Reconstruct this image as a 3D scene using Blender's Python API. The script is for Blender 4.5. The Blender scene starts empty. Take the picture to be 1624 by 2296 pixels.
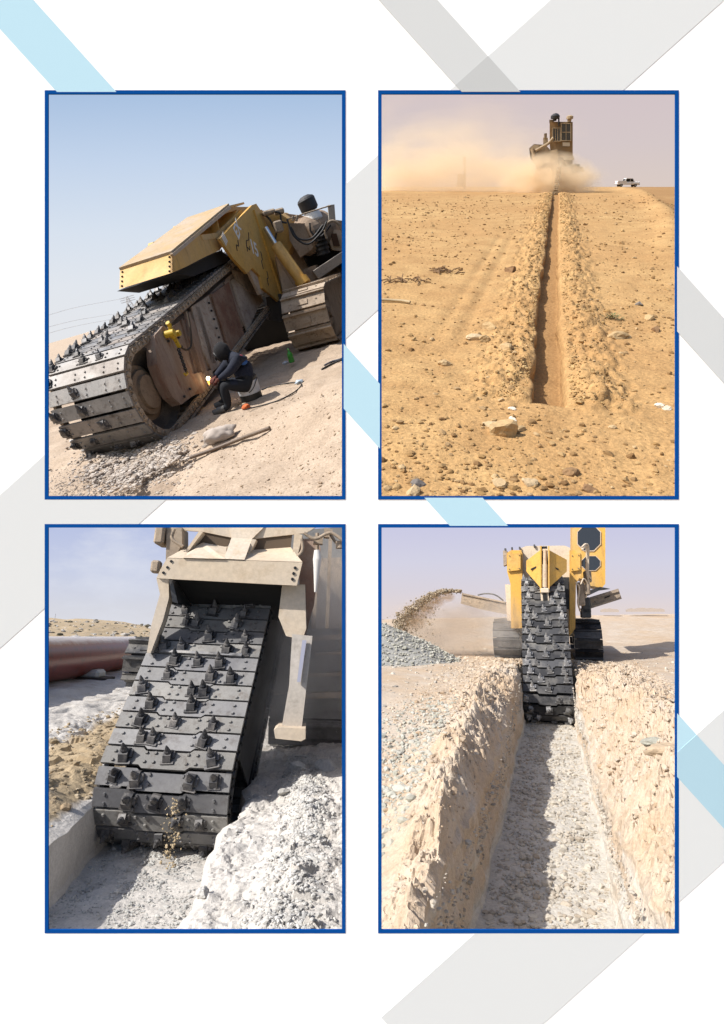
import bpy, bmesh, math, random
import numpy as np
from mathutils import Matrix, Vector

S = bpy.context.scene
COL = S.collection

# ------------------------------------------------------------------ camera, sky light, sun, exposure
EYE = np.array([0.0, 0.0, 3.2])
FPX, PCX, PCY = 1200.0, 812.0, 1148.0          # focal length and centre of the page in page units (page is 1624 x 2296)
cam_d = bpy.data.cameras.new('camera')
cam = bpy.data.objects.new('camera', cam_d)
COL.objects.link(cam)
cam.location = EYE
cam.rotation_euler = (math.pi / 2, 0, 0)
cam_d.sensor_fit = 'VERTICAL'
cam_d.sensor_height = 24.0
cam_d.lens = 24.0 * FPX / 2296.0
cam_d.clip_start = 0.02
cam_d.clip_end = 14000.0
S.camera = cam

SUN = np.array([-0.64, -0.30, 0.70]); SUN = SUN / np.linalg.norm(SUN)
world = bpy.data.worlds.new('World'); S.world = world
world.use_nodes = True
wn = world.node_tree.nodes; wl = world.node_tree.links
wn.clear()
w_out = wn.new('ShaderNodeOutputWorld'); w_bg = wn.new('ShaderNodeBackground'); w_sky = wn.new('ShaderNodeTexSky')
w_sky.sky_type = 'NISHITA'; w_sky.sun_disc = False
w_sky.sun_elevation = math.asin(SUN[2]); w_sky.sun_rotation = math.atan2(SUN[0], SUN[1]) % (2 * math.pi)
w_sky.dust_density = 2.0
w_bg.inputs['Strength'].default_value = 0.13
wl.new(w_sky.outputs[0], w_bg.inputs['Color']); wl.new(w_bg.outputs[0], w_out.inputs['Surface'])

sun_d = bpy.data.lights.new('sun', 'SUN'); sun_d.energy = 4.6; sun_d.angle = math.radians(0.53); sun_d.color = (1.0, 0.955, 0.89)
sun = bpy.data.objects.new('sun', sun_d); COL.objects.link(sun)
sun.rotation_euler = Vector(-SUN).to_track_quat('-Z', 'Y').to_euler()
sun.location = (-20, -10, 40)

S.view_settings.view_transform = 'Standard'
S.view_settings.look = 'None'
S.view_settings.gamma = 1.0
S.view_settings.use_curve_mapping = False
S.view_settings.exposure = 0.40
S.cycles.volume_bounces = 6
S.cycles.max_bounces = 8
S.cycles.diffuse_bounces = 4
S.cycles.volume_step_rate = 1.5
S.cycles.volume_max_steps = 256

# ------------------------------------------------------------------ plots: where each piece of ground lies
def unit(v):
    v = np.array(v, float)
    return v / np.linalg.norm(v)

class Plot:
    """A piece of desert with its own level. Local axes: X across, Y away, Z up, metres, origin on the ground below the eye."""
    def __init__(s, hA, hB, vx, h, zo, k):
        d = lambda p: np.array([(p[0] - PCX) / FPX, 1.0, (PCY - p[1]) / FPX])
        s.zo = zo
        a = (zo[0] + .4276 * hA[0], zo[1] + .4276 * hA[1]); b = (zo[0] + .4276 * hB[0], zo[1] + .4276 * hB[1])
        n = unit(np.cross(d(b), d(a)))
        vy = a[1] + (vx - a[0]) / (b[0] - a[0]) * (b[1] - a[1])
        Y = unit(d((vx, vy))); X = unit(np.cross(Y, n))
        s.R = np.array([X, Y, n]).T; s.h = h; s.k = k
        M = np.eye(4); M[:3, :3] = s.R * k; M[:3, 3] = EYE + s.R @ np.array([0, 0, -h]) * k
        s.M = Matrix(M.tolist())
    def on(s, zx, zy, n=(0, 0, 1), p0=(0, 0, 0)):
        """the point of a plane (through p0, normal n, local metres) seen at photo position zx, zy"""
        d = s.R.T @ np.array([(s.zo[0] + .4276 * zx - PCX) / FPX, 1.0, (PCY - s.zo[1] - .4276 * zy) / FPX])
        n = np.array(n, float); o = np.array([0, 0, s.h])
        return o + d * (n @ (np.array(p0, float) - o)) / (n @ d)
    def at(s, zx, zy, T):
        return s.on(zx, zy, (0, 1, 0), (0, T, 0))
    def place(s, p=(0, 0, 0), rz=0.0, basis=None):
        L = Matrix.Translation(Vector([float(c) for c in p])) @ Matrix.Rotation(rz, 4, 'Z')
        if basis is not None: L = Matrix.Translation(Vector([float(c) for c in p])) @ basis
        return s.M @ L

K1, K2, K3, K4 = 34.0, 5.2, 3.2, 0.5             # world units per metre of each plot: four terraces, one beyond the other
PL1 = Plot((40, 1340), (400, 1235), 438, 1.6, (91.7, 196.5), K1)
PL2 = Plot((40, 520), (1580, 520), 1249, 2.0, (838.5, 196.5), K2)
PL3 = Plot((40, 535), (1580, 612), 707, 1.48, (91.7, 1169.4), K3)
PL4 = Plot((40, 470), (1580, 470), 1234, 1.5, (838.5, 1169.4), K4)
D1, D2, D3, D4 = 5300.0, 800.0, 131.0, 18.8      # where each plot's open sky stands
PL1.keep = lambda w: (w[:, 0] < -.03 * w[:, 1] + 2) & (w[:, 1] > D3 + 2) & (w[:, 1] < D1 - 5)
PL2.keep = lambda w: (w[:, 0] > .02 * w[:, 1]) & (w[:, 1] > D4 + .5) & (w[:, 1] < D2 - 1)
PL3.keep = lambda w: (w[:, 0] < -.02 * w[:, 1]) & (w[:, 1] > .9) & (w[:, 1] < D3 - .4)
PL4.keep = lambda w: (w[:, 0] > .02 * w[:, 1]) & (w[:, 1] > .8) & (w[:, 1] < D4 - .1)

# ------------------------------------------------------------------ object helpers
def tag(o, label=None, cat=None, group=None, kind=None):
    if label: o['label'] = label
    if cat: o['category'] = cat
    if group: o['group'] = group
    if kind: o['kind'] = kind
    return o

def thing(name, label, cat, M, group=None):
    o = bpy.data.objects.new(name, None); COL.objects.link(o)
    o.empty_display_size = 0.2
    o.matrix_world = M
    return tag(o, label, cat, group)

def link(name, me, parent=None, M=None):
    o = bpy.data.objects.new(name, me); COL.objects.link(o)
    if parent is not None: o.parent = parent
    if M is not None:
        if parent is not None: o.matrix_local = M
        else: o.matrix_world = M
    return o

def frame(o, X, Y, Z):
    M = Matrix.Identity(4)
    for i, a in enumerate((X, Y, Z)):
        for j in range(3): M[j][i] = float(a[j])
    for j in range(3): M[j][3] = float(o[j])
    return M

class MB:
    """collects simple solids into one mesh"""
    def __init__(s): s.v = []; s.f = []; s.sm = []
    def add(s, vs, fs, smooth=False):
        b = len(s.v); s.v += [tuple(float(c) for c in v) for v in vs]; s.f += [[i + b for i in f] for f in fs]; s.sm += [smooth] * len(fs)
        return s
    def box(s, c, d, X=(1, 0, 0), Y=(0, 1, 0), Z=(0, 0, 1), bev=0.0):
        c = np.array(c, float); X, Y, Z = (np.array(a, float) for a in (X, Y, Z))
        hx, hy, hz = d[0] / 2, d[1] / 2, d[2] / 2
        b = min(bev, hx * .9, hy * .9, hz * .9)
        if b <= 0:
            P = [c + X * (hx * i) + Y * (hy * j) + Z * (hz * k) for k in (-1, 1) for j in (-1, 1) for i in (-1, 1)]
            return s.add(P, [(0, 2, 3, 1), (4, 5, 7, 6), (0, 1, 5, 4), (2, 6, 7, 3), (0, 4, 6, 2), (1, 3, 7, 5)])
        bm = bmesh.new(); bmesh.ops.create_cube(bm, size=1)
        for v in bm.verts: v.co = (v.co.x * 2 * hx, v.co.y * 2 * hy, v.co.z * 2 * hz)
        bmesh.ops.bevel(bm, geom=bm.edges[:], offset=b, segments=1, affect='EDGES')
        bm.verts.index_update()
        s.add([c + X * v.co.x + Y * v.co.y + Z * v.co.z for v in bm.verts], [[v.index for v in f.verts] for f in bm.faces])
        bm.free(); return s
    def bar(s, a, b, w, t, up=(0, 0, 1), bev=0.0):
        a = np.array(a, float); b = np.array(b, float); Y = unit(b - a); X = np.cross(Y, up)
        if np.linalg.norm(X) < 1e-4: X = np.array([1., 0, 0])
        X = unit(X); Z = np.cross(X, Y)
        return s.box((a + b) / 2, (w, np.linalg.norm(b - a), t), X, Y, Z, bev)
    def cyl(s, a, b, r0, r1=None, n=14, cap=True, smooth=True):
        a = np.array(a, float); b = np.array(b, float); r1 = r0 if r1 is None else r1
        D = unit(b - a); X = unit(np.cross(D, (0.13, 0.31, 0.94) if abs(D[2]) < .93 else (1, 0, 0))); Y = np.cross(D, X)
        A = [X * math.cos(2 * math.pi * i / n) + Y * math.sin(2 * math.pi * i / n) for i in range(n)]
        P = [a + e * r0 for e in A] + [b + e * r1 for e in A]
        s.add(P, [(i, (i + 1) % n, n + (i + 1) % n, n + i) for i in range(n)], smooth)
        if cap:
            s.add([a + e * r0 for e in A], [tuple(range(n))[::-1]]); s.add([b + e * r1 for e in A], [tuple(range(n))])
        return s
    def tube(s, pts, r, n=7, close=True):
        pts = [np.array(p, float) for p in pts]; rings = []
        rr = r if hasattr(r, '__len__') else [r] * len(pts)
        ref = np.array((0.21, 0.17, 0.96))
        for i, p in enumerate(pts):
            D = unit(pts[min(i + 1, len(pts) - 1)] - pts[max(i - 1, 0)])
            X = np.cross(D, ref); X = unit(X) if np.linalg.norm(X) > 1e-3 else np.array([1., 0, 0]); Y = np.cross(D, X)
            rings += [p + (X * math.cos(2 * math.pi * j / n) + Y * math.sin(2 * math.pi * j / n)) * rr[i] for j in range(n)]
        fs = [(i * n + j, i * n + (j + 1) % n, (i + 1) * n + (j + 1) % n, (i + 1) * n + j) for i in range(len(pts) - 1) for j in range(n)]
        s.add(rings, fs, True)
        if close:
            s.add(rings[:n], [tuple(range(n))[::-1]]); s.add(rings[-n:], [tuple(range(n))])
        return s
    def prism(s, poly, D):
        """polygon (3D points) pushed along vector D"""
        P = [np.array(p, float) for p in poly]; D = np.array(D, float); n = len(P)
        nn = sum((np.cross(P[i] - P[0], P[(i + 1) % n] - P[0]) for i in range(1, n - 1)), np.zeros(3))
        if nn @ D > 0: P = P[::-1]
        s.add(P, [tuple(range(n))])
        s.add([p + D for p in P], [tuple(range(n))[::-1]])
        s.add(P + [p + D for p in P], [(i, n + i, n + (i + 1) % n, (i + 1) % n) for i in range(n)])
        return s
    def lathe(s, c, prof, n=24, D=(0, 0, 1), smooth=False):
        c = np.array(c, float); D = unit(D); X = unit(np.cross(D, (0.13, 0.31, 0.94) if abs(D[2]) < .93 else (1, 0, 0))); Y = np.cross(D, X)
        P = [c + D * z + (X * math.cos(2 * math.pi * i / n) + Y * math.sin(2 * math.pi * i / n)) * max(r, 1e-4) for r, z in prof for i in range(n)]
        return s.add(P, [(a * n + i, a * n + (i + 1) % n, (a + 1) * n + (i + 1) % n, (a + 1) * n + i) for a in range(len(prof) - 1) for i in range(n)], smooth)
    def mesh(s, name, mat):
        me = bpy.data.meshes.new(name); me.from_pydata(s.v, [], s.f)
        me.polygons.foreach_set('use_smooth', s.sm)
        for m in (mat if isinstance(mat, (list, tuple)) else [mat]): me.materials.append(m)
        me.update(); return me
    def build(s, name, mat, parent=None, M=None): return link(name, s.mesh(name, mat), parent, M)

def arc3(pts, n=16):
    """smooth curve through points (Catmull-Rom)"""
    P = [np.array(p, float) for p in pts]; P = [2 * P[0] - P[1]] + P + [2 * P[-1] - P[-2]]; out = []
    for i in range(1, len(P) - 2):
        for q in range(n):
            t = q / n
            out.append(.5 * (2 * P[i] + (P[i + 1] - P[i - 1]) * t + (2 * P[i - 1] - 5 * P[i] + 4 * P[i + 1] - P[i + 2]) * t * t + (3 * P[i] - P[i - 1] - 3 * P[i + 1] + P[i + 2]) * t ** 3))
    return out + [P[-2]]

# ------------------------------------------------------------------ noise and terrain
def _h(ix, iy, seed):
    n = (ix.astype(np.int64) * 374761393 + iy.astype(np.int64) * 668265263 + seed * 1442695041) & 0xffffffff
    n = ((n ^ (n >> 13)) * 1274126177) & 0xffffffff
    return ((n ^ (n >> 16)) & 0xffff) / 65535.0 * 2 - 1
def vnoise(x, y, seed=0):
    x, y = np.broadcast_arrays(np.asarray(x, float), np.asarray(y, float))
    ix, iy = np.floor(x), np.floor(y); fx, fy = x - ix, y - iy
    fx = fx * fx * (3 - 2 * fx); fy = fy * fy * (3 - 2 * fy)
    a, b, c, d = _h(ix, iy, seed), _h(ix + 1, iy, seed), _h(ix, iy + 1, seed), _h(ix + 1, iy + 1, seed)
    return (a + (b - a) * fx) * (1 - fy) + (c + (d - c) * fx) * fy
def fbm(x, y, o=4, seed=0, gain=.5):
    r = 0; a = 1
    for i in range(o):
        r = r + a * vnoise(x, y, seed + i * 17); x = np.asarray(x) * 2.03 + 11.3; y = np.asarray(y) * 2.03 + 5.7; a *= gain
    return r
def chunks(x, y, size, seed=0):
    """broken ground: each irregular cell is a clod with its own height and tilt"""
    x, y = np.broadcast_arrays(np.asarray(x, float) / size, np.asarray(y, float) / size); ix, iy = np.floor(x), np.floor(y)
    best = np.full(x.shape, 9.0); out = np.zeros(x.shape)
    for i in (-1, 0, 1):
        for j in (-1, 0, 1):
            a, b = ix + i, iy + j; px = a + .5 + .45 * _h(a, b, seed); py = b + .5 + .45 * _h(a, b, seed + 7); dx, dy = x - px, y - py; d = dx * dx + dy * dy
            h = .5 * _h(a, b, seed + 13) + .55 * _h(a, b, seed + 19) * dx + .55 * _h(a, b, seed + 23) * dy - .35 * d
            m = d < best; out = np.where(m, h, out); best = np.where(m, d, best)
    return out
def sstep(a, b, x):
    t = np.clip((np.asarray(x, float) - a) / (b - a), 0, 1); return t * t * (3 - 2 * t)
def lerp(x, pts):
    return np.interp(x, [p[0] for p in pts], [p[1] for p in pts])

def grid_obj(name, X, Y, Z, mat, M, tone=None, smooth=True, keep=None):
    nu, nv = X.shape
    me = bpy.data.meshes.new(name)
    co = np.stack([X, Y, Z], -1).reshape(-1, 3).astype(np.float32)
    i = np.arange(nu * nv).reshape(nu, nv)
    q = np.stack([i[:-1, :-1], i[1:, :-1], i[1:, 1:], i[:-1, 1:]], -1).reshape(-1, 4)
    if keep is not None:
        A = np.array(M); w = co[q].mean(1) @ A[:3, :3].T + A[:3, 3]
        q = q[keep(w)]
    raw_mesh(me, co, q)
    if smooth: me.polygons.foreach_set('use_smooth', np.ones(len(q), bool))
    if tone is not None:
        at = me.attributes.new('tone', 'FLOAT', 'POINT'); at.data.foreach_set('value', tone.reshape(-1).astype(np.float32))
    me.materials.append(mat); me.update()
    return link(name, me, None, M)

def raw_mesh(me, co, q):
    n = q.shape[1]
    me.vertices.add(len(co)); me.vertices.foreach_set('co', co.astype(np.float32).ravel())
    me.loops.add(q.size); me.loops.foreach_set('vertex_index', q.astype(np.int32).ravel())
    me.polygons.add(len(q)); me.polygons.foreach_set('loop_start', np.arange(0, q.size, n, dtype=np.int32))
    me.polygons.foreach_set('use_smooth', np.zeros(len(q), bool))
    me.update(calc_edges=True)

_ico = None
def ico(sub=1):
    bm = bmesh.new(); bmesh.ops.create_icosphere(bm, subdivisions=sub, radius=1.0)
    bm.verts.index_update()
    V = np.array([v.co[:] for v in bm.verts]); Fc = np.array([[v.index for v in f.verts] for f in bm.faces]); bm.free(); return V, Fc
ICO1, ICOF1 = ico(1)
ICO2, ICOF2 = ico(2)
ICO3, ICOF3 = ico(3)

def rock_shape(rng, V, facets=9):
    """an angular stone: a sphere cut by random planes"""
    P = V.copy() * 1.0
    for _ in range(facets):
        n = unit(rng.normal(size=3)); d = rng.uniform(.5, .85)
        e = P @ n - d; m = e > 0; P[m] -= np.outer(e[m], n)
    P *= (1 + .05 * rng.normal(size=(len(P), 1)))
    return P

def rock_mesh(name, seed, mat, detail=2, squash=(1, .8, .6)):
    rng = np.random.default_rng(seed)
    V, Fc = {1: (ICO1, ICOF1), 2: (ICO2, ICOF2), 3: (ICO3, ICOF3)}[detail]
    P = rock_shape(rng, V) * np.array(squash)
    me = bpy.data.meshes.new(name); raw_mesh(me, P, Fc); me.materials.append(mat); return me

def scatter(name, pos, size, mat, M, seed=0, tone=None, flat=.65, sink=.25):
    """many small stones as one mesh"""
    rng = np.random.default_rng(seed)
    for P in (PL1, PL2, PL3, PL4):
        if M is P.M:
            A = np.array(M); m = P.keep(pos @ A[:3, :3].T + A[:3, 3]); pos, size = pos[m], size[m]
    n = len(pos)
    shapes = [rock_shape(rng, ICO1, 6) for _ in range(10)]
    V = np.empty((n, len(ICO1), 3)); pick = rng.integers(0, 10, n)
    a = rng.uniform(0, 6.283, n); ca, sa = np.cos(a), np.sin(a)
    sc = rng.uniform(.6, 1.25, (n, 3)) * size[:, None]; sc[:, 2] *= flat
    for k in range(10):
        m = pick == k; P = shapes[k][None] * sc[m][:, None, :]
        x = P[..., 0] * ca[m][:, None] - P[..., 1] * sa[m][:, None]; y = P[..., 0] * sa[m][:, None] + P[..., 1] * ca[m][:, None]
        V[m] = np.stack([x, y, P[..., 2]], -1)
    V += pos[:, None, :]; V[..., 2] += (sc[:, 2] * (1 - 2 * sink) * .5)[:, None]
    Fc = (ICOF1[None] + (np.arange(n) * len(ICO1))[:, None, None]).reshape(-1, 3)
    me = bpy.data.meshes.new(name); raw_mesh(me, V.reshape(-1, 3), Fc)
    t = rng.uniform(0, 1, n) if tone is None else tone
    at = me.attributes.new('tone', 'FLOAT', 'POINT'); at.data.foreach_set('value', np.repeat(t, len(ICO1)).astype(np.float32))
    me.materials.append(mat); me.update()
    return link(name, me, None, M)

# ------------------------------------------------------------------ materials
def srgb(r, g, b):
    f = lambda c: (c / 255 / 12.92) if c / 255 <= .04045 else ((c / 255 + .055) / 1.055) ** 2.4
    return (f(r), f(g), f(b))

def new_mat(name):
    m = bpy.data.materials.new(name); m.use_nodes = True
    nt = m.node_tree; nt.nodes.clear()
    out = nt.nodes.new('ShaderNodeOutputMaterial'); b = nt.nodes.new('ShaderNodeBsdfPrincipled')
    nt.links.new(b.outputs[0], out.inputs['Surface'])
    return m, nt, b

def nd(nt, t, **kw):
    n = nt.nodes.new(t)
    for k, v in kw.items():
        if k in n.inputs: n.inputs[k].default_value = v
        else: setattr(n, k, v)
    return n

def mixc(nt, fac, a, b, mode='MIX'):
    n = nt.nodes.new('ShaderNodeMix'); n.data_type = 'RGBA'; n.blend_type = mode
    for sock, val in ((n.inputs[0], fac), (n.inputs[6], a), (n.inputs[7], b)):
        if hasattr(val, 'is_linked'): nt.links.new(val, sock)
        elif isinstance(val, (int, float)): sock.default_value = val
        else: sock.default_value = (*val, 1.0)
    return n.outputs[2]

def ramp(nt, src, a, b):
    n = nt.nodes.new('ShaderNodeMapRange'); n.inputs[1].default_value = a; n.inputs[2].default_value = b
    nt.links.new(src, n.inputs[0]); return n.outputs[0]

def noise(nt, vec, scale, detail=4, rough=.6):
    n = nd(nt, 'ShaderNodeTexNoise', Scale=scale, Detail=detail, Roughness=rough); nt.links.new(vec, n.inputs['Vector']); return n.outputs[0]

def soil(name, c0, c1, c2=None, big=.35, mid=3.0, fine=38.0, bump=.02, k=1.0, speck=.5):
    """sand or stony earth: patches of two colours, fine grains, and a second soil where the 'tone' attribute says so"""
    m, nt, b = new_mat(name)
    co = nd(nt, 'ShaderNodeTexCoord').outputs['Object']
    n1 = noise(nt, co, big, 5); n2 = noise(nt, co, mid, 6, .65); n3 = noise(nt, co, fine, 3, .7)
    c = mixc(nt, ramp(nt, n1, .35, .65), c0, c1)
    c = mixc(nt, ramp(nt, n2, .40, .72), c, tuple(x * .86 for x in c1))
    if c2 is not None:
        at = nd(nt, 'ShaderNodeAttribute', attribute_name='tone')
        mm = nd(nt, 'ShaderNodeMath', operation='MULTIPLY_ADD'); nt.links.new(n2, mm.inputs[0]); mm.inputs[1].default_value = .9
        nt.links.new(at.outputs['Fac'], mm.inputs[2])
        c = mixc(nt, ramp(nt, mm.outputs[0], .72, 1.12), c, c2)
    sp = mixc(nt, ramp(nt, n3, .35, .7), (1 - .35 * speck,) * 3, (1 + .12 * speck,) * 3)
    c = mixc(nt, 1.0, c, sp, 'MULTIPLY')
    nt.links.new(c, b.inputs['Base Color']); b.inputs['Roughness'].default_value = .95
    b.inputs['Specular IOR Level'].default_value = .15
    vo = nd(nt, 'ShaderNodeTexVoronoi', Scale=fine * .55); nt.links.new(co, vo.inputs['Vector'])
    h0 = nd(nt, 'ShaderNodeMath', operation='MULTIPLY_ADD'); nt.links.new(vo.outputs['Distance'], h0.inputs[0]); h0.inputs[1].default_value = -.5; nt.links.new(n3, h0.inputs[2])
    h = nd(nt, 'ShaderNodeMath', operation='MULTIPLY_ADD'); nt.links.new(n2, h.inputs[0]); h.inputs[1].default_value = .6; nt.links.new(h0.outputs[0], h.inputs[2])
    bp = nd(nt, 'ShaderNodeBump', Distance=bump * k * .5, Strength=.7); nt.links.new(h.outputs[0], bp.inputs['Height']); nt.links.new(bp.outputs[0], b.inputs['Normal'])
    return m

def stone(name, cols, k=1.0):
    """stones: each takes a shade between given colours through 'tone' or its own random number"""
    m, nt, b = new_mat(name)
    at = nd(nt, 'ShaderNodeAttribute', attribute_name='tone'); oi = nd(nt, 'ShaderNodeObjectInfo')
    s = nd(nt, 'ShaderNodeMath', operation='ADD'); nt.links.new(at.outputs['Fac'], s.inputs[0]); nt.links.new(oi.outputs['Random'], s.inputs[1])
    fr = nd(nt, 'ShaderNodeMath', operation='FRACT'); nt.links.new(s.outputs[0], fr.inputs[0])
    cr = nd(nt, 'ShaderNodeValToRGB'); el = cr.color_ramp.elements
    while len(el) < len(cols): el.new(.5)
    for i, c in enumerate(cols): el[i].position = i / (len(cols) - 1); el[i].color = (*c, 1)
    nt.links.new(fr.outputs[0], cr.inputs[0])
    co = nd(nt, 'ShaderNodeTexCoord').outputs['Object']; n = noise(nt, co, 6, 5, .7)
    c = mixc(nt, 1.0, cr.outputs[0], mixc(nt, ramp(nt, n, .3, .7), (.78,) * 3, (1.1,) * 3), 'MULTIPLY')
    nt.links.new(c, b.inputs['Base Color']); b.inputs['Roughness'].default_value = .9; b.inputs['Specular IOR Level'].default_value = .2
    return m

def paint(name, base, dust, amount=.5, scale=1.2, rough=.55, metal=0.0, grime=None, streak=False, bump=.0, vary=.0):
    """painted or bare metal with dust patches and scuffs"""
    m, nt, b = new_mat(name)
    tc = nd(nt, 'ShaderNodeTexCoord'); oi = nd(nt, 'ShaderNodeObjectInfo')
    of = nd(nt, 'ShaderNodeMath', operation='MULTIPLY'); nt.links.new(oi.outputs['Random'], of.inputs[0]); of.inputs[1].default_value = 37.0
    va = nd(nt, 'ShaderNodeVectorMath', operation='ADD'); nt.links.new(tc.outputs['Object'], va.inputs[0]); nt.links.new(of.outputs[0], va.inputs[1]); co = va.outputs[0]
    if streak:
        mp = nd(nt, 'ShaderNodeMapping'); mp.inputs['Scale'].default_value = (1.0, 1.0, .22); nt.links.new(co, mp.inputs[0]); cs = mp.outputs[0]
    else: cs = co
    n1 = noise(nt, cs, scale, 6, .65); n2 = noise(nt, cs, scale * 7, 5, .7); n3 = noise(nt, co, scale * 30, 3, .7)
    lo = .62 - .5 * amount
    f1 = ramp(nt, n1, lo, lo + .34)
    c = mixc(nt, f1, base, dust)
    c = mixc(nt, ramp(nt, n2, .52, .75), c, tuple(x * .72 for x in base) if grime is None else grime)
    c = mixc(nt, 1.0, c, mixc(nt, ramp(nt, n3, .3, .7), (.88,) * 3, (1.08,) * 3), 'MULTIPLY')
    if vary:
        br = nd(nt, 'ShaderNodeMapRange'); br.inputs[3].default_value = 1 - vary; br.inputs[4].default_value = 1 + vary * .6; nt.links.new(oi.outputs['Random'], br.inputs[0])
        cb = nd(nt, 'ShaderNodeCombineColor')
        for i in range(3): nt.links.new(br.outputs[0], cb.inputs[i])
        c = mixc(nt, 1.0, c, cb.outputs[0], 'MULTIPLY')
    nt.links.new(c, b.inputs['Base Color'])
    r = nd(nt, 'ShaderNodeMapRange'); r.inputs[3].default_value = rough; r.inputs[4].default_value = min(1, rough + .35); nt.links.new(f1, r.inputs[0]); nt.links.new(r.outputs[0], b.inputs['Roughness'])
    if metal:
        r2 = nd(nt, 'ShaderNodeMapRange'); r2.inputs[3].default_value = metal; r2.inputs[4].default_value = metal * .3; nt.links.new(f1, r2.inputs[0]); nt.links.new(r2.outputs[0], b.inputs['Metallic'])
    if bump:
        bp = nd(nt, 'ShaderNodeBump', Distance=bump, Strength=.7); nt.links.new(n2, bp.inputs['Height']); nt.links.new(bp.outputs[0], b.inputs['Normal'])
    return m

def plain(name, col, rough=.6, metal=0.0, emit=None, es=1.0, spec=.5):
    m, nt, b = new_mat(name)
    b.inputs['Base Color'].default_value = (*col, 1); b.inputs['Roughness'].default_value = rough; b.inputs['Metallic'].default_value = metal
    b.inputs['Specular IOR Level'].default_value = spec
    if emit: b.inputs['Emission Color'].default_value = (*emit, 1); b.inputs['Emission Strength'].default_value = es
    return m

def sky_mat(name, stops, cloud=None):
    """light of the open sky by height: stops (0 at the foot .. 1 at the top) as picture colours"""
    m = bpy.data.materials.new(name); m.use_nodes = True; nt = m.node_tree; nt.nodes.clear()
    out = nt.nodes.new('ShaderNodeOutputMaterial'); em = nt.nodes.new('ShaderNodeEmission'); nt.links.new(em.outputs[0], out.inputs['Surface'])
    tc = nd(nt, 'ShaderNodeTexCoord'); sx = nd(nt, 'ShaderNodeSeparateXYZ'); nt.links.new(tc.outputs['Object'], sx.inputs[0])
    cr = nd(nt, 'ShaderNodeValToRGB'); el = cr.color_ramp.elements
    while len(el) < len(stops): el.new(.5)
    for i, (p, c) in enumerate(stops): el[i].position = p; el[i].color = (*srgb(*c), 1)
    nt.links.new(sx.outputs['Z'], cr.inputs[0]); c = cr.outputs[0]
    if cloud:
        mp = nd(nt, 'ShaderNodeMapping'); mp.inputs['Scale'].default_value = cloud[1]; nt.links.new(tc.outputs['Object'], mp.inputs[0])
        n = noise(nt, mp.outputs[0], 1.0, 6, .6); c = mixc(nt, ramp(nt, n, .45, .8), c, srgb(*cloud[0]))
    nt.links.new(c, em.inputs['Color']); em.inputs['Strength'].default_value = 2 ** -S.view_settings.exposure
    return m

def dust_mat(name, col, dens, scale, lo, hi, aniso=0.2, fall=None):
    """airborne dust: noise thins it out, and it fades towards the edge of its cloud (fall = axis-wise inverse radii in object space)"""
    m = bpy.data.materials.new(name); m.use_nodes = True; nt = m.node_tree; nt.nodes.clear()
    out = nt.nodes.new('ShaderNodeOutputMaterial'); v = nd(nt, 'ShaderNodeVolumePrincipled'); nt.links.new(v.outputs[0], out.inputs['Volume'])
    v.inputs['Color'].default_value = (*col, 1); v.inputs['Anisotropy'].default_value = aniso
    tc = nd(nt, 'ShaderNodeTexCoord'); n = noise(nt, tc.outputs['Object'], scale, 5, .6)
    f = ramp(nt, n, lo, hi)
    mp = nd(nt, 'ShaderNodeVectorMath', operation='LENGTH'); nt.links.new(tc.outputs['Object'], mp.inputs[0])
    e = ramp(nt, mp.outputs['Value'], 1.0, .25)
    a = nd(nt, 'ShaderNodeMath', operation='MULTIPLY'); nt.links.new(f, a.inputs[0]); nt.links.new(e, a.inputs[1])
    d = nd(nt, 'ShaderNodeMath', operation='MULTIPLY'); nt.links.new(a.outputs[0], d.inputs[0]); d.inputs[1].default_value = dens
    nt.links.new(d.outputs[0], v.inputs['Density'])
    return m

def cloud_obj(name, plot, c, r, mat, label, rz=0.0, tilt=0.0):
    """an ellipsoid of dust: unit sphere in its own space, so the density can fade from its centre"""
    me = bpy.data.meshes.new(name); raw_mesh(me, ICO3 * 1.0, ICOF3); me.materials.append(mat)
    L = Matrix.Translation(Vector([float(x) for x in c])) @ Matrix.Rotation(rz, 4, 'Z') @ Matrix.Rotation(tilt, 4, 'Y') @ Matrix.Diagonal((*r, 1))
    if plot is PL2:                                                  # the plot ends at its left boundary, so its dust does too
        Mi = (plot.M @ L).inverted(); nw = Vector((-1, .032, 0)); p = Mi @ Vector(EYE); nl = (plot.M @ L).to_3x3().transposed() @ nw
        bm = bmesh.new(); bm.from_mesh(me)
        res = bmesh.ops.bisect_plane(bm, geom=bm.verts[:] + bm.edges[:] + bm.faces[:], plane_co=p, plane_no=nl, clear_outer=True)
        ed = [e for e in res['geom_cut'] if isinstance(e, bmesh.types.BMEdge)]
        if ed: bmesh.ops.holes_fill(bm, edges=ed)
        bm.to_mesh(me); bm.free()
    return tag(link(name, me, None, plot.M @ L), label, None, None, 'stuff')

# ------------------------------------------------------------------ tracks and digging chains
def stadium(R, L, d, R2=None):
    """point and tangent of a racetrack loop (tip circle at the origin, far circle at L), d from the top run going to the tip"""
    P = math.pi * R; per = 2 * L + 2 * P; d %= per
    if d < L: return (L - d, R), (-1, 0)
    d -= L
    if d < P: a = math.pi / 2 + d / R; return (R * math.cos(a), R * math.sin(a)), (-math.sin(a), math.cos(a))
    d -= P
    if d < L: return (d, -R), (1, 0)
    d -= L; a = -math.pi / 2 + d / R
    return (L + R * math.cos(a), R * math.sin(a)), (-math.sin(a), math.cos(a))

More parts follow.
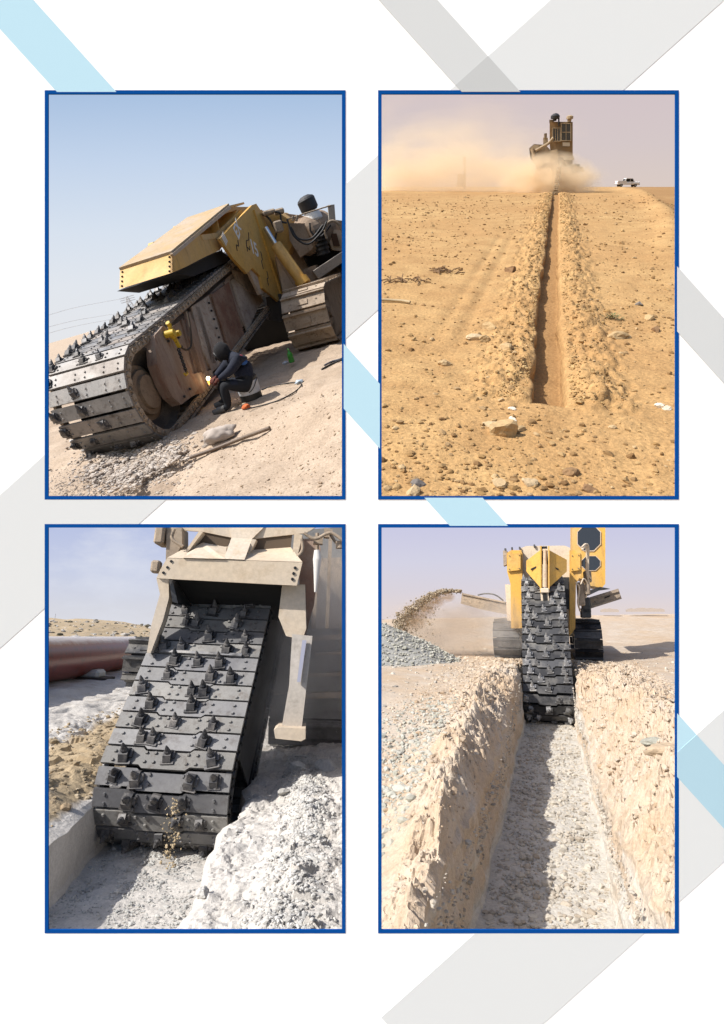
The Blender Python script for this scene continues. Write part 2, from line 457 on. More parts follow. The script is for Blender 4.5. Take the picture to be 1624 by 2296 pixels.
def loop_frames(C, U, V, W, R, L, n, off=0.0):
    per = 2 * L + 2 * math.pi * R
    for i in range(n):
        (u, v), (du, dv) = stadium(R, L, (i + off) * per / n)
        o = C + U * u + V * v; T = U * du + V * dv; N = np.cross(T, W)
        yield i, o, T, N

# ================================================================== the page: a white board with four openings
PD = 0.7                                                             # metres from the eye
def pg(px, py, y=0.0): return (EYE[0] + (px - PCX) / FPX * PD, PD + y, EYE[2] + (PCY - py) / FPX * PD)
PW, PH = 1624, 2296
OPEN = [('P1', 101, 203, 775, 1120), ('P2', 848, 203, 1522, 1120), ('P3', 101, 1175, 775, 2092), ('P4', 848, 1175, 1522, 2092)]
def clip(poly, n, d):
    out = []
    for i, a in enumerate(poly):
        b = poly[(i + 1) % len(poly)]; da = a[0] * n[0] + a[1] * n[1] - d; db = b[0] * n[0] + b[1] * n[1] - d
        if da <= 0: out.append(a)
        if da * db < 0: t = da / (da - db); out.append((a[0] + (b[0] - a[0]) * t, a[1] + (b[1] - a[1]) * t))
    return out
def clip_poly(p, q):
    """convex p cut by convex q (both as point lists)"""
    c = (sum(a[0] for a in q) / len(q), sum(a[1] for a in q) / len(q))
    for i, a in enumerate(q):
        b = q[(i + 1) % len(q)]; n = (b[1] - a[1], a[0] - b[0]); d = a[0] * n[0] + a[1] * n[1]
        if c[0] * n[0] + c[1] * n[1] > d: n = (-n[0], -n[1]); d = -d
        p = clip(p, n, d)
        if len(p) < 3: return []
    return p
MG = 40                                                              # the board runs a little past the picture
xs = [-MG, 105, 771, 852, 1518, PW + MG]; ys = [-MG, 207, 1116, 1179, 2088, PH + MG]
CELLS = [[(xs[i], ys[j]), (xs[i + 1], ys[j]), (xs[i + 1], ys[j + 1]), (xs[i], ys[j + 1])] for i in range(5) for j in range(5) if not (i in (1, 3) and j in (1, 3))]

def page_mat(name, alb): return plain(name, alb, 1.0, spec=0.0)
PE = (1.31, 1.25, 1.21)                                                            # light the board sends back per unit of albedo at this exposure
def pc(r, g, b): return tuple(min(.93, c / e) for c, e in zip(srgb(r, g, b), PE))
paper = page_mat('paper', (.93, .93, .93))
page = thing('brochure_page', 'large white page with pale diagonal bands and four blue framed openings', 'page', Matrix.Translation(Vector(pg(PCX, PCY))))
PO = np.array(pg(PCX, PCY))
def pl(px, py, y=0.0): return np.array(pg(px, py, y)) - PO
mb = MB()
for c in CELLS: mb.prism([pl(*p) for p in c], (0, .0008, 0))
mb.build('sheet', paper, page)

def ln(x0, y0, sl): return lambda y: x0 + sl * (y - y0)
def band(l, r, y0=-MG, y1=PH + MG): return [(l(y0), y0), (r(y0), y0), (r(y1), y1), (l(y1), y1)]
B_blue = band(ln(0, 65, .9055), ln(75, 0, .9025))
B_grey = band(ln(849, 0, .9), ln(980, 0, .9))
B_up = band(ln(1235, 0, -1.112), ln(1624, 0, -1.117))
B_low = clip(band(ln(1065, 2092, -1.115), ln(1445, 2092, -1.115)), (-1, -.9 * -1), -(855 - .9 * 2281))
def band_obj(name, poly, col, label, z):
    m = page_mat(name, pc(*col)); runs = []                          # each unbroken run of a band between the openings is a piece
    for c in CELLS:
        q = clip_poly(poly, c)
        if len(q) < 3: continue
        near = [r for r in runs if sum(1 for p in q for o in r for e in o if abs(p[0] - e[0]) + abs(p[1] - e[1]) < .01) >= 2]
        runs = [r for r in runs if r not in near] + [sum(near, []) + [q]]
    for r in runs:
        mb = MB()
        for q in r: mb.prism([pl(p[0], p[1], -z) for p in q], (0, .0003, 0))
        tag(mb.build(name, m, page), label)
band_obj('diagonal_band', B_up, (237, 236, 234), 'palest grey band rising to the upper right', .0004)
band_obj('diagonal_band', B_low, (237, 236, 234), 'palest grey band at the lower right', .0004)
band_obj('diagonal_band', B_grey, (226, 225, 223), 'darker grey band falling to the right', .0007)
band_obj('diagonal_band', B_blue, (201, 234, 247), 'light blue band falling to the right', .0007)
q = clip_poly(B_grey, band(ln(1235, 0, -1.112), ln(1624, 0, -1.117), -MG, 400))
band_obj('band_crossing', q, (210, 209, 207), 'darkest grey patch where two grey bands cross', .0010)
q = clip_poly(B_blue, B_low)
band_obj('band_crossing', q, (190, 221, 234), 'dull blue patch where blue and grey bands cross', .0010)
blue = page_mat('frame_blue', pc(15, 80, 156))
for (nm, x0, y0, x1, y1) in OPEN:
    mb = MB(); t = 8
    for (a, b, c, d) in ((x0, y0, x1, y0 + t), (x0, y1 - t, x1, y1), (x0, y0 + t, x0 + t, y1 - t), (x1 - t, y0 + t, x1, y1 - t)):
        mb.prism([pl(a, b, -.0006), pl(c, b, -.0006), pl(c, d, -.0006), pl(a, d, -.0006)], (0, .0016, 0))
    tag(mb.build('picture_frame', blue, page), 'thin blue frame of an opening')

# ================================================================== skies and the added plain behind the viewer
def backdrop(name, D, x0, x1, y0, y1, mat, label):
    """upright sheet of open sky at distance D; object Z runs 0..1 from foot to top"""
    zf = lambda py: EYE[2] + (PCY - py) / FPX * D
    a, b = zf(y1), zf(y0); mb = MB()
    X0, X1 = (x0 - PCX) / FPX * D, (x1 - PCX) / FPX * D
    asp = (X1 - X0) / (b - a)
    mb.add([(0, 0, 0), (asp, 0, 0), (asp, 0, 1), (0, 0, 1)], [(0, 1, 2, 3)])
    o = mb.build(name, mat, None, Matrix.Translation((X0, D, a)) @ Matrix.Scale(b - a, 4))
    tag(o, label, None, None, 'structure'); return o
def st(y0, y1, pts): return [((y1 - y) / (y1 - y0), c) for y, c in sorted(pts, key=lambda q: -q[0])]
Y0, Y1 = -200, 900
backdrop('sky', D1, -700, 800, Y0, Y1, sky_mat('sky_clear', st(Y0, Y1, [(-200, (140, 170, 214)), (70, (160, 187, 222)), (211, (170, 194, 225)), (360, (195, 212, 235)), (520, (216, 226, 239)), (640, (226, 231, 238)), (760, (229, 231, 235))])), 'clear blue sky paling to white over the yellow hood')
backdrop('sky', D2, 824, 2300, Y0, Y1, sky_mat('sky_dusty', st(Y0, Y1, [(-200, (206, 194, 204)), (70, (212, 196, 199)), (211, (211, 197, 200)), (320, (213, 200, 200)), (418, (218, 203, 196)), (700, (218, 203, 196))])), 'dusty pinkish grey sky over the orange sand')
Y0, Y1 = 1142, 1700
backdrop('sky', D3, -700, 800, Y0, Y1, sky_mat('sky_milky', st(Y0, Y1, [(1150, (180, 190, 226)), (1184, (186, 196, 228)), (1280, (201, 208, 230)), (1360, (214, 216, 226)), (1420, (218, 217, 222)), (1650, (218, 217, 222))]), ((222, 226, 238), (3.2, 1, 7.0))), 'milky blue sky with thin cloud over the long pipe')
backdrop('sky', D4, 824, 2300, Y0, Y1, sky_mat('sky_pale', st(Y0, Y1, [(1150, (199, 199, 226)), (1184, (203, 203, 228)), (1260, (212, 211, 228)), (1330, (219, 212, 220)), (1365, (226, 214, 214)), (1650, (226, 214, 214))])), 'pale lavender sky over the wide trench')
far_soil = soil('plain_soil', (.44, .36, .26), (.40, .32, .23))
mb = MB(); mb.add([(-140, -140, 0), (140, -140, 0), (140, .55, 0), (-140, .55, 0)], [(0, 1, 2, 3)])  # unseen sheet of sand added to bounce light onto the page
tag(mb.build('ground', far_soil, None, Matrix.Translation((0, 0, 1.2))), 'added unseen sandy plain in front of the page, bouncing light', None, None, 'structure')

# ================================================================== shared materials of the machines
steel = paint('worn_steel', (.30, .30, .305), (.36, .33, .29), .35, 1.6, .34, .75, grime=(.10, .095, .09))
steel_dark = paint('dark_steel', (.075, .075, .078), (.24, .225, .20), .42, 2.2, .42, .45, grime=(.03, .03, .03), vary=.45)
steel_black = paint('black_steel', (.030, .030, .032), (.11, .105, .10), .3, 1.8, .38, .3, grime=(.012, .012, .012))
tooth_m = paint('tooth_steel', (.055, .055, .06), (.24, .22, .20), .4, 7.0, .45, .3, vary=.4)
rust_m = paint('dusty_brown_steel', (.17, .10, .068), (.38, .31, .25), .62, 1.5, .75, 0, grime=(.17, .07, .04), streak=True, bump=.02)
yellow = paint('yellow_paint', (.60, .335, .055), (.47, .35, .22), .36, .8, .5, 0, grime=(.33, .19, .06), streak=True)
yellow_clean = paint('clean_yellow_paint', (.58, .33, .065), (.50, .36, .18), .25, .6, .6, 0, grime=(.40, .22, .05))
yellow_dust = paint('dusty_yellow_sheet', (.52, .34, .14), (.50, .42, .35), .75, .9, .7, 0, grime=(.36, .26, .19))
dusty_tan = paint('dust_coated_paint', (.56, .45, .32), (.54, .465, .375), .6, .8, .7, 0, grime=(.45, .35, .24))
mud_steel = paint('muddy_steel', (.16, .13, .105), (.38, .30, .22), .8, 2.0, .8, 0, grime=(.09, .075, .06), bump=.02)
black_in = plain('black_void', (.010, .010, .010), .9)  # near-black colour standing for the shade inside recesses and openings
rubber = plain('black_rubber', (.022, .022, .024), .6)
glass_d = plain('dark_glass', (.02, .022, .025), .08, 0.0, spec=.7)
white_chalk = plain('white_chalk', (.75, .74, .72), .9)
chrome = plain('chrome_rod', (.62, .62, .66), .22, .9)
hood_top = paint('dusty_hood_top', (.40, .265, .10), (.42, .34, .26), .62, 1.6, .75, 0, grime=(.27, .19, .12))
bright_tooth = paint('scoured_tooth_steel', (.20, .20, .205), (.36, .34, .31), .4, 7.0, .40, .4, vary=.5)

# ------------------------------------------------------------------ digging chain: plates with picks, links between them
def plate_mesh(name, width, pitch, gap, step, mat, bolts, th=.035):
    """one crosswise chain plate with a stepped edge that fits its neighbour; x across, y along the chain, z outwards"""
    mb = MB(); h = pitch / 2 - gap / 2; w = width / 2; s = step
    top = [(-w, h), (-w * .42, h), (-w * .36, h - s), (w * .30, h - s), (w * .36, h), (w, h)]
    bot = [(w, -h), (w * .36, -h), (w * .30, -h - s), (-w * .36, -h - s), (-w * .42, -h), (-w, -h)]
    if not s: top = [(-w, h), (w, h)]; bot = [(w, -h), (-w, -h)]
    mb.prism([(x, y, 0) for x, y in top + bot], (0, 0, th))
    mb.box((0, -.1 * pitch, -.03), (width * .86, pitch * .5, .05))
    for (x, y) in bolts:
        mb.cyl((x, y, th - .004), (x, y, th + .016), .017, .012, 7)
    return mb.mesh(name, mat)

def pick_mesh(name, mat, s=1.0, lean=.55, block=False):
    """a cutter: bolted block with a pointed carbide tip leaning along the chain"""
    mb = MB()
    if block:
        mb.prism([(-.046 * s, y * s, z * s) for y, z in ((-.10, .028), (.075, .028), (.07, .065), (.035, .115), (-.02, .12), (-.075, .075))], (.090 * s, 0, 0))
        mb.box((0, -.075 * s, .04 * s), (.15 * s, .035 * s, .05 * s)); mb.box((.062 * s, .01 * s, .045 * s), (.03 * s, .07 * s, .06 * s))
        a = np.array((0, .015 * s, .085 * s))
    else:
        mb.prism([(-.038 * s, -.075 * s, .025), (-.038 * s, .06 * s, .025), (-.028 * s, .045 * s, .085 * s), (-.028 * s, -.015 * s, .075 * s)], (.070 * s, 0, 0))
        a = np.array((0, -.005 * s, .055 * s))
    D = unit((0, lean, .83))
    mb.lathe(a, [(0, -.01), (.036 * s, 0), (.038 * s, .045 * s), (.028 * s, .06 * s), (.024 * s, .085 * s), (.006 * s, .125 * s), (0, .127 * s)], 9, D)
    return mb.mesh(name, mat)

def link_mesh(name, pitch, mat):
    mb = MB(); L = pitch * .46; n = 8
    pts = [(0, L + .055 * math.cos(a), .055 * math.sin(a)) for a in np.linspace(math.pi / 2, -math.pi / 2, n)] + [(0, -L - .055 * math.cos(a), -.055 * math.sin(a)) for a in np.linspace(math.pi / 2, -math.pi / 2, n)]
    mb.prism([(x, y * .96, z) for x, y, z in pts], (.045, 0, 0))
    for y in (-L, L): mb.cyl((.04, y, 0), (.07, y, 0), .034, .030, 10)
    mb.prism([(.045, y, z) for y, z in ((-L * .5, .03), (L * .3, .045), (L * .45, .0), (L * .3, -.04), (-L * .5, -.03), (-L * .1, 0))], (.02, 0, 0))
    return mb.mesh(name, mat)

def build_chain(root, C, U, V, W, R, L, n, width, mats, picks, gap=.03, step=.0, bolts=(), off=0.0, s=1.0, side=(1,), lean=.55, block=False, link_in=.075):
    pitch = (2 * L + 2 * math.pi * R) / n
    pm = [plate_mesh('chain_plate', width, pitch, gap, step, m, bolts) for m in mats[0]]
    km = pick_mesh('pick', mats[1], s, lean, block); lm = link_mesh('chain_link', pitch, mats[2])
    rng = random.Random(5)
    for i, o, T, N in loop_frames(C, U, V, W, R, L, n, off):
        M = frame(o, W, -T, N)
        M = frame(o, W, np.cross(N, W), N)
        p = link('chain_plate', pm[i % len(pm)], root, M)
        for x in picks[i % len(picks)]:
            if rng.random() < .06: continue                          # a few are missing
            link('pick', km, p, Matrix.Translation(((x + rng.uniform(-.03, .03)) * width / 2, rng.uniform(-.012, .012), 0)) @ Matrix.Rotation(rng.uniform(-.28, .28), 4, 'Z') @ Matrix.Scale(rng.uniform(.86, 1.08), 4))
        for sd in side:
            q = o - N * link_in + W * (sd * (width / 2 - .06))
            link('chain_link', lm, p, M.inverted() @ frame(q, W * sd, np.cross(N, W) * sd, N))
    return pitch

def crawler(root, C, U, V, W, R, L, n, width, mat, frame_mat, grouser=.05, name='crawler_track'):
    """one crawler: pads with grousers round a frame with sprocket and rollers; C = centre of its near round end"""
    part = MB()
    for u, r in ((0, R * .955), (L, R * .955)):
        c = C + U * u
        part.cyl(c - W * width * .34, c + W * width * .34, r, r, 24); part.cyl(c + W * width * .30, c + W * width * .40, r * .55, r * .45, 16); part.cyl(c - W * width * .40, c - W * width * .30, r * .45, r * .55, 16)
        part.cyl(c + W * width * .36, c + W * width * .46, r * .22, r * .2, 12)
    part.box(C + U * (L / 2), (width * .5, L * .9, R * .9), W, U, V)
    part.box(C + U * (L / 2), (width * .68, L, R * 1.90), W, U, V)
    for i in range(6):
        c = C + U * (L * (i + .5) / 6) - V * (R * .72); part.cyl(c - W * width * .33, c + W * width * .33, R * .2, R * .2, 10)
    t = part.build(name, frame_mat, root)
    pitch = (2 * L + 2 * math.pi * R) / n
    mb = MB(); mb.box((0, 0, 0), (width, pitch * .93, .03)); mb.box((0, pitch * .34, .015 + grouser / 2), (width, .028, grouser)); mb.box((0, -pitch * .1, .02), (width * .22, pitch * .3, .03))
    for x in (-.3, .3): mb.cyl((x * width, -.05 * pitch, .01), (x * width, -.05 * pitch, .032), .02, .018, 6)
    me = mb.mesh('track_pad', mat)
    for i, o, T, N in loop_frames(C, U, V, W, R, L, n, .3):
        link('track_pad', me, t, frame(o, W, np.cross(N, W), N))
    return t

def hose(name, pts, r, mat, parent=None, M=None, n=7): return MB().tube(arc3(pts), r, n).build(name, mat, parent, M)
def bolt_row(mb, a, b, n, D, r=.02, h=.02):
    a, b, D = (np.array(q, float) for q in (a, b, D))
    for i in range(n):
        p = a + (b - a) * (i / max(1, n - 1)); mb.cyl(p, p + D * h, r, r * .8, 6)

def stone_at(plot, zf, zx, zy, z0, r, seed, mat, name, label, group=None, squash=(1, .8, .62), rz=0.0, cat='stone', detail=2, sink=.35, cache={}):
    p = plot.on(zx, zy, (0, 0, 1), (0, 0, z0))
    for _ in range(8): p = plot.on(zx, zy, (0, 0, 1), (0, 0, float(zf(p[0], p[1]))))
    key = (seed, mat.name, detail, squash)
    if key not in cache: cache[key] = rock_mesh(name, seed, mat, detail, squash)
    L = Matrix.Translation(Vector((float(p[0]), float(p[1]), float(zf(p[0], p[1])) + r * squash[2] * (1 - 2 * sink) * .5))) @ Matrix.Rotation(rz, 4, 'Z') @ Matrix.Scale(r, 4)
    return tag(link(name, cache[key], None, plot.M @ L), label, cat, group)


# ================================================================== upper left: trencher with its boom towards the viewer, welder at work
def p1_z(x, t):
    x, t = np.broadcast_arrays(np.asarray(x, float), np.asarray(t, float))
    mound = 2.6 * np.exp(-(((x + 4.6) / 1.0) ** 2 + ((t - 5.6) / 1.5) ** 2))
    lo = -.30 * np.exp(-(((x + 1.35) / .9) ** 2 + ((t - 6.2) / 1.1) ** 2))                     # hollow dug under the chain
    bank = .42 * sstep(.05, 1.5, x + .32 * (t - 5.5)) * sstep(8.0, 5.2, t) * sstep(-1.2, .4, x)
    far = lerp(t, [(0, 0), (20, 0), (60, .35), (110, 1.05), (165, 1.5)])
    lump = .05 * fbm(x * 1.3, t * 1.3, 4, 90) + .015 * fbm(x * 5, t * 5, 3, 91)
    return mound + lo + bank + far + lump * sstep(40, 20, t)
def p1_ground():
    t = np.concatenate([np.geomspace(2.4, 16, 260), np.geomspace(16.3, 170, 120)])
    s = np.concatenate([-np.geomspace(3.6, 150, 90)[::-1], np.linspace(-3.5, 3.5, 170), np.geomspace(3.6, 60, 50)])
    X, T = np.meshgrid(s, t, indexing='ij')
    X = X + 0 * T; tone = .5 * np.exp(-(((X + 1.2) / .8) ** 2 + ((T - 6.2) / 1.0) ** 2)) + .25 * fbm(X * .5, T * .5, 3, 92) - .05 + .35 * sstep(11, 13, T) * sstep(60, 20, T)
    return X, T, p1_z(X, T), tone
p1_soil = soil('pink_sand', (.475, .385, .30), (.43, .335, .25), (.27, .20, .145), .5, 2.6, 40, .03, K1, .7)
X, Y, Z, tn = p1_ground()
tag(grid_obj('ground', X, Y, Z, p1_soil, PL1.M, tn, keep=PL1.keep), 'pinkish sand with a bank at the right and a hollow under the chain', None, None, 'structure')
rng = np.random.default_rng(11)
p1_st = stone('rubble_stone', [(.40, .35, .30), (.50, .45, .40), (.30, .25, .21), (.45, .38, .31)])
def g1(zx, zy):
    q = PL1.on(zx, zy)
    for _ in range(10): q = PL1.on(zx, zy, (0, 0, 1), (0, 0, float(p1_z(q[0], q[1]))))
    return q
P = []
for _ in range(3200):
    f = rng.uniform(); zx = 230 + 500 * f + rng.normal(0, 55); zy = 1960 + rng.normal(0, 60) - 60 * f + 60 * math.sin(f * 3)
    q = g1(zx, min(zy, 2240)); P.append(q)
P = np.array(P)
tag(scatter('rubble', P, np.clip(rng.lognormal(-4.0, .5, len(P)), .007, .05), p1_st, PL1.M, 1), 'broken stone heaped under the tip of the digging chain', None, None, 'stuff')
P = np.array([g1(rng.uniform(40, 640), rng.uniform(2000, 2160)) for _ in range(900)])
tag(scatter('rubble', P, np.clip(rng.lognormal(-4.6, .5, len(P)), .004, .03), p1_st, PL1.M, 2), 'small stones on the shaded slope at the lower left', None, None, 'stuff')
P = np.array([g1(rng.uniform(560, 1590), rng.uniform(1560, 2160)) for _ in range(1500)])
tag(scatter('gravel', P, np.clip(rng.lognormal(-4.8, .5, len(P)), .004, .022), stone('sand_pebbles', [(.42, .33, .24), (.36, .27, .19), (.48, .40, .32)]), PL1.M, 3), 'pebbles on the sandy bank at the right', None, None, 'stuff')

phi, th = .439, .174
B1 = np.array([math.sin(phi), math.cos(phi), 0]); U1 = B1 * math.cos(th) + np.array([0, 0, math.sin(th)]); W1 = np.array([B1[1], -B1[0], 0]); V1 = np.cross(W1, U1)
C1 = np.array([-.926, 8.316, .618]); R1, WD1 = .696, 1.235
def p1_machine():
    o_ = np.array([1.4, 13.0, 0.]); C = C1 - o_
    r = thing('trencher', 'yellow trencher with its wide picked digging chain resting on the sand towards the viewer', 'trencher', PL1.place(o_))
    on = lambda zx, zy, w: PL1.on(zx, zy, W1, C1 + W1 * w) - o_          # photo position on a plane parallel to the boom's side
    at = lambda zx, zy, T: PL1.at(zx, zy, T) - o_
    def flat(pts, w, name, mat, th_=.05, par=None): return MB().prism([on(x, y, w) for x, y in pts], -W1 * th_).build(name, mat, par or r)
    # chain
    L = 6.0; CC = C - W1 * (WD1 / 2)
    st1 = paint('chain_steel', (.27, .265, .26), (.36, .33, .30), .4, 1.6, .42, .55, grime=(.12, .10, .09), vary=.3); st2 = paint('scuffed_chain_steel', (.22, .215, .21), (.34, .29, .25), .5, 1.1, .48, .45, grime=(.08, .07, .06), vary=.35)
    pk = [[-.95, -.25], [-.90, .12], [-.96, -.45], [-.92, .30, -.1], [-.97], [-.9, -.3, .45]]
    build_chain(r, CC, U1, V1, W1, R1, L, 72, WD1, ([st1, st2, st1], tooth_m, mud_steel), pk, .030, 0, [(x, y) for x in (-.48, -.16, .0, .30, .52) for y in (-.05, .03)], .35, .82, (1, -1), 1.0, True, link_in=.07)
    # boom body with ribs, idler wheel, bearing arm
    side = rust_m
    b = MB(); b.box(C - W1 * (WD1 / 2) + U1 * 3.2, (WD1 - .22, 5.4, .94), W1, U1, V1); boom = b.build('boom', side, r)
    for (a, c, wd) in (((1.35, -.46), (1.75, .46), .10), ((2.1, -.46), (2.45, .46), .16), ((3.1, -.46), (3.25, .46), .10), ((4.2, -.46), (4.1, .46), .14)):
        p = C + U1 * a[0] + V1 * a[1] - W1 * .10; q = C + U1 * c[0] + V1 * c[1] - W1 * .10
        MB().bar(p, q, wd, .05, W1).build('rib', side, boom)
    flat(((1010, 955), (1080, 985), (1150, 1085), (1100, 1075), (1030, 1010)), -.05, 'worn_plate', mud_steel, .05, boom)
    wh = MB(); wh.lathe(C - W1 * .34, [(.40, 0), (.615, .0), (.625, .26), (.585, .27), (.55, .16), (.42, .10), (.40, .10)], 40, W1); wheel = wh.build('idler_wheel', paint('worn_wheel', (.05, .047, .045), (.17, .14, .11), .4, 2.0, .6, .2), r)
    h = MB(); h.lathe(C - W1 * .34, [(.41, .02), (.40, .09), (.33, .10), (.32, .15), (.25, .16), (.24, .21), (.10, .22), (.0, .22)], 32, W1); h.build('hub', paint('dusty_hub', (.20, .135, .085), (.34, .26, .18), .6, 1.5, .8), wheel)
    MB().lathe(C - W1 * .95, [(0, 0), (.60, 0), (.60, .5), (0, .5)], 28, W1).build('wheel_core', black_in, wheel)
    arm = flat(((597, 1298), (640, 1250), (712, 1282), (740, 1380), (800, 1500), (838, 1560), (800, 1615), (737, 1662), (690, 1622), (655, 1560), (610, 1450)), .07, 'bearing_arm', side, .16)
    pl_a = paint('scraped_plate', (.21, .15, .115), (.46, .40, .34), .75, 2.2, .75, 0, grime=(.24, .12, .07), bump=.01); pl_b = paint('rusty_plate', (.19, .09, .055), (.33, .25, .19), .45, 2.0, .8, 0, grime=(.12, .06, .04), bump=.01)
    flat(((790, 1150), (880, 1090), (985, 1420), (900, 1490), (850, 1380)), -.075, 'side_plate', pl_a, .03, boom)
    flat(((895, 1085), (985, 1020), (1070, 1300), (1000, 1410)), -.07, 'side_plate', pl_b, .03, boom)
    flat(((1000, 1010), (1050, 975), (1120, 1100), (1150, 1130), (1085, 1280)), -.075, 'side_plate', pl_a, .03, boom)
    bb = MB()
    for (x, y) in ((880, 1130), (893, 1170), (906, 1215), (919, 1262), (932, 1310), (945, 1355), (720, 1310), (735, 1360), (665, 1330), (780, 1580), (750, 1620)): p = on(x, y, .075 if x < 800 else -.06); bb.cyl(p, p + W1 * .03, .022, .018, 7)
    bb.build('bolts', steel_black, boom)
    flat(((770, 1170), (810, 1240), (870, 1480), (850, 1500), (790, 1300)), .0, 'rib', side, .08, boom)
    flat(((800, 1500), (900, 1480), (905, 1560), (850, 1600), (800, 1615), (838, 1560)), .0, 'lower_gusset', side, .12, boom)
    # yellow hood over the chain
    prof = [(690, 970), (690, 870), (990, 618), (1065, 600), (1112, 620)]
    Q = [on(x, y, .10) for x, y in prof]; wide = .98
    MB().prism([Q[0], Q[0] + U1 * .04, Q[1] + U1 * .04, Q[1]], -W1 * wide).build('lip_plate', yellow_clean, r)
    lip = r.children[-1]
    b = MB()
    for s_ in (0.05, wide - .05):
        for f in (.12, .37, .62, .87): p = Q[0] + (Q[1] - Q[0]) * f - W1 * s_; b.cyl(p, p - U1 * .02, .018, .015, 6)
    b.build('bolts', steel_black, lip)
    nU = unit(np.cross(W1, Q[2] - Q[1]))
    MB().prism([Q[1], Q[2], Q[2] + nU * .04, Q[1] + nU * .04], -W1 * wide).build('hood_sheet', hood_top, r)
    MB().prism([Q[2], Q[3], Q[3] - V1 * .04, Q[2] - V1 * .04], -W1 * wide).build('hood_sheet', yellow, r)
    flat(((690, 970), (690, 872), (760, 812), (838, 770), (940, 800), (942, 850), (850, 893), (760, 940)), .10, 'side_sheet', yellow, .04)
    flat(((690, 870), (990, 618), (1000, 632), (700, 884)), .12, 'edge_strip', yellow_dust, .05)
    for (a, c) in (((835, 770), (905, 690)), ((940, 800), (1030, 640)), ((925, 695), (940, 770))):
        p, q = on(*a, .08), on(*c, .08); MB().prism([p, q, q + unit(q - p) * 0 + U1 * .03, p + U1 * .03], -W1 * 1.1).build('rib', yellow, r)
    flat(((838, 772), (925, 760), (1050, 640), (1062, 652), (945, 788), (850, 800)), .11, 'edge_strip', yellow, .05)
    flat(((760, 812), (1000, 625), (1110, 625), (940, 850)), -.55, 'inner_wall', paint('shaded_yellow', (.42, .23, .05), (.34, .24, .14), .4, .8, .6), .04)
    MB().prism([on(700, 975, -.02), on(940, 855, -.02), on(1010, 900, -.02), on(800, 990, -.02)], -W1 * 1.1).build('under_shade', black_in, r)  # black sheet standing for the shade under the hood
    for (x, y) in ((612, 842), (737, 752)):
        q = on(x, y, -.86); MB().prism([q + U1 * u + V1 * v for u, v in ((-.22, -.12), (-.2, .06), (-.05, .12), (.16, .10), (.24, -.02), (.2, -.14))], -W1 * .10).build('lifting_bracket', yellow, r)
    b = MB(); q = on(600, 905, -.75); b.box(q, (.16, .10, .05), W1, U1, V1); b.build('latch', mud_steel, r)
    # big side panel with chalk marks
    pan = flat(((938, 792), (1000, 725), (1108, 616), (1130, 608), (1158, 650), (1196, 745), (1232, 890), (1268, 1075), (1246, 1118), (1165, 1050), (1150, 985), (1110, 945), (1082, 975), (1010, 895)), .26, 'side_panel', yellow_clean, .06)
    flat(((1120, 640), (1160, 640), (1205, 790), (1275, 1070), (1262, 1080), (1180, 820)), .30, 'panel_edge', yellow, .05, pan)
    flat(((1092, 965), (1112, 948), (1150, 990), (1175, 1075), (1150, 1085)), .20, 'lower_plate', yellow_dust, .06)
    def chalk(txt, zx, zy, size, ang):
        cu = bpy.data.curves.new('chalk', 'FONT'); cu.body = txt; cu.size = size; cu.extrude = .002; cu.align_x = 'CENTER'; cu.align_y = 'CENTER'; cu.offset = .006
        o = bpy.data.objects.new('chalk_tmp', cu); COL.objects.link(o); dg = bpy.context.evaluated_depsgraph_get(); me = bpy.data.meshes.new_from_object(o.evaluated_get(dg)); bpy.data.objects.remove(o)
        me.materials.clear(); me.materials.append(white_chalk)
        X = U1 * math.cos(ang) + V1 * math.sin(ang); Y = np.cross(W1, X)
        link('chalk_mark', me, pan, frame(on(zx, zy, .264), X, Y, W1))
    chalk('15', 1120, 845, .42, -.5); chalk('EX', 1032, 745, .34, .35); chalk('III', 965, 795, .26, .3)
    mk = plain('black_marker', (.06, .045, .03), .9)
    for (x, y, l, a) in ((1032, 828, .3, .5), (1085, 800, .5, .45), (1160, 905, .4, .9), (1190, 1000, .35, .8), (1090, 845, .25, .2)):
        q = on(x, y, .266); X = U1 * math.cos(a) + V1 * math.sin(a)
        hose('scrawl', [q - X * l / 2, q - X * l / 5 + V1 * .05, q + X * l / 6 - V1 * .04, q + X * l / 2], .009, mk, pan)
    # lifting cylinder
    b = MB(); b.cyl(at(1235, 828, 13.6), at(1372, 1020, 13.2), .135, .135, 16); b.cyl(at(1362, 1005, 13.2), at(1384, 1034, 13.15), .17, .17, 14); cy = b.build('hydraulic_cylinder', yellow, r)
    MB().cyl(at(1178, 735, 13.7), at(1235, 828, 13.6), .06, .06, 12).build('rod', chrome, cy)
    MB().prism([at(x, y, 13.7) for x, y in ((1232, 890), (1262, 940), (1338, 1060), (1300, 1100), (1272, 1075))], (0, .2, 0)).build('link_plate', yellow_dust, r)
    # machine body behind
    mud = paint('mud_brown_metal', (.22, .15, .10), (.40, .31, .23), .55, .8, .75, 0, grime=(.13, .09, .065)); 
    b = MB(); b.prism([at(x, y, 14.3) for x, y in ((1150, 655), (1240, 650), (1300, 690), (1330, 800), (1290, 880), (1240, 840), (1200, 760))], (.4, .9, 0)); b.build('gearbox', paint('yellow_gearbox', (.48, .29, .08), (.36, .27, .18), .5, 1.2, .7), r)
    q0 = at(1372, 790, 14.4); b = MB(); b.lathe(q0, [(0, 0), (.34, .0), (.42, .08), (.42, .35), (.44, .37), (.44, .8), (0, .8)], 30, unit(B1 * .8 + np.array([.5, -.2, .1]))); b.build('engine_drum', mud, r)
    b = MB(); b.prism([at(x, y, 14.2) for x, y in ((1296, 710), (1440, 712), (1448, 800), (1420, 850), (1360, 890), (1305, 800))], (.3, 1.0, 0)); b.build('engine_cover', mud, r)
